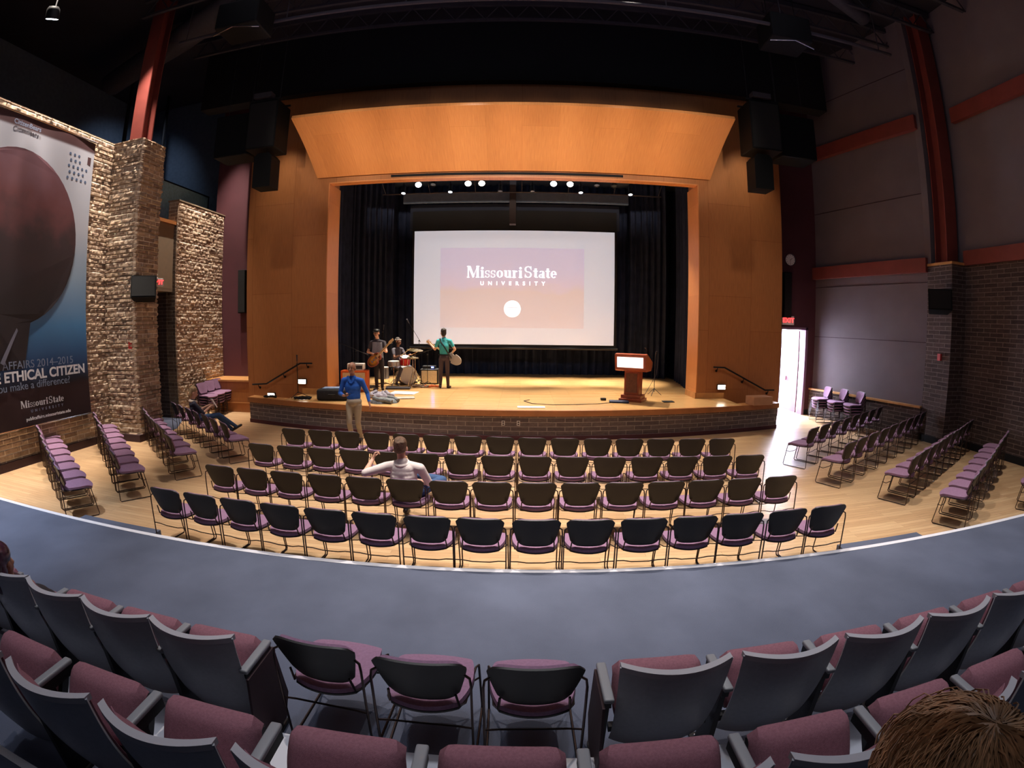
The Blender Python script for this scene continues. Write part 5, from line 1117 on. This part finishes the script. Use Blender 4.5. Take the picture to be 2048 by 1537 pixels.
MB().obox((-.075, 0, 0), (.15, .006, .21), (.5, 0, .25)).build('left_page', M['paper'], t); MB().obox((.075, 0, 0), (.15, .006, .21), (.5, 0, -.25)).build('right_page', M['paper'], t)
# -- person at the left edge, front fixed row
x, y = -3.47, 1.88; t = thing('person', 'person with shiny dark plum hair seated at the far left photo edge', 'person', (0, 0, 0)); plum = mat('maroon_top', (70, 38, 46), .8)
J = dict(head=(x+.03, y-.05, 1.15), neck=(x+.0, y-.02, 1.0), chest=(x, y+.04, .88), pelvis=(x, y+.20, .74), shL=(x-.17, y-.0, .98), elL=(x-.26, y+.08, .80), wrL=(x-.30, y+.24, .74), shR=(x+.17, y-.0, .95), elR=(x+.20, y+.14, .80), wrR=(x-.12, y+.26, .74),
         hpL=(x-.09, y+.20, .73), knL=(x-.46, y+.30, .66), anL=(x-.46, y+.36, .36), hpR=(x+.05, y+.24, .73), knR=(x-.38, y+.38, .64), anR=(x-.36, y+.46, .36), toeL=(0, 1, 0), toeR=(0, 1, 0))
b_, Rh = body(J, [SK3, plum, blkt, blk], t, (0, 1, 0), (-.3, 1, -.05), 'long', .95, .95, None, .010)
ph = mat('plum_hair', (62, 34, 50), .18, noise=.5, nscale=25); hairshell(t, J['head'], Rh, ph, 1.12, low=-.12)
# lower that seat for the sitter
for o in bpy.data.objects:
    if o.get('label') == 'tip-up plum theatre seat in the front fixed row, fourth from the left aisle end':
        R_ = Matrix.Rotation(math.radians(-52), 4, 'X'); pv = Vector((0, .20, .345))
        for ch in o.children:
            if ch.name.split('.')[0] in ('seat_cushion', 'seat_pan'): ch.rotation_euler = (math.radians(-52), 0, 0); ch.location = pv-(R_ @ pv)
# -- head close to the camera at the lower right
x, y = .525, .285; t = thing('person', 'brown-haired person in pale blue top, head close to the camera at lower right', 'person', (0, 0, 0)); pb = mat('pale_blue_top', (168, 186, 200), .85)
J = dict(head=(x, y, 2.10), neck=(x, y-.03, 1.94), chest=(x, y-.03, 1.72), pelvis=(x, y-.02, 1.38), shL=(x-.18, y-.03, 1.83), elL=(x-.24, y, 1.56), wrL=(x-.22, y+.12, 1.34), shR=(x+.18, y-.03, 1.83), elR=(x+.24, y, 1.56), wrR=(x+.22, y+.12, 1.34),
         hpL=(x-.08, y, 1.35), knL=(x-.09, y+.02, 1.02), anL=(x-.10, y, .66), hpR=(x+.08, y, 1.35), knR=(x+.09, y+.02, 1.02), anR=(x+.10, y, .66), toeL=(0, 1, 0), toeR=(0, 1, 0))
b_, Rh = body(J, [SK1, pb, blkt, blk], t, (.1, 1, 0), (.1, 1, 0), 'long', .95, .9, None, .010)
h_ = hairshell(t, J['head'], Rh, mat('hair_chestnut', (132, 98, 72), .5, noise=.25, nscale=60, bump=.3, bscale=150), 1.08, low=.01); rnd = random.Random(11); mb = MB(); c = Vector(J['head'])+Rh @ Vector((0, -.03, .045))
def hp(a, b, r): return c+Rh @ Vector((r*.101*math.cos(a)*math.sin(b), r*.118*math.sin(a)*math.sin(b), r*.109*math.cos(b)))
for k in range(7500):
    a = rnd.uniform(0, 2*PI); b = math.acos(1-rnd.random()*1.2); da = rnd.gauss(.18, .10); db = rnd.uniform(.25, .5)
    if b+db > 2.2: continue
    lift = rnd.uniform(-.02, .045)+(.07 if rnd.random() < .03 else 0)
    mb.tube([hp(a, b, 1.03), hp(a+da*.4, b+db*.4, 1.07+lift), hp(a+da*.75, b+db*.75, 1.07+lift), hp(a+da, b+db, 1.05+lift*.9)], rnd.uniform(.0008, .0015), 3)
mb.build('hair_strands', mat('strand_brown', (158, 118, 84), .45, noise=.5, nscale=14), t, True)
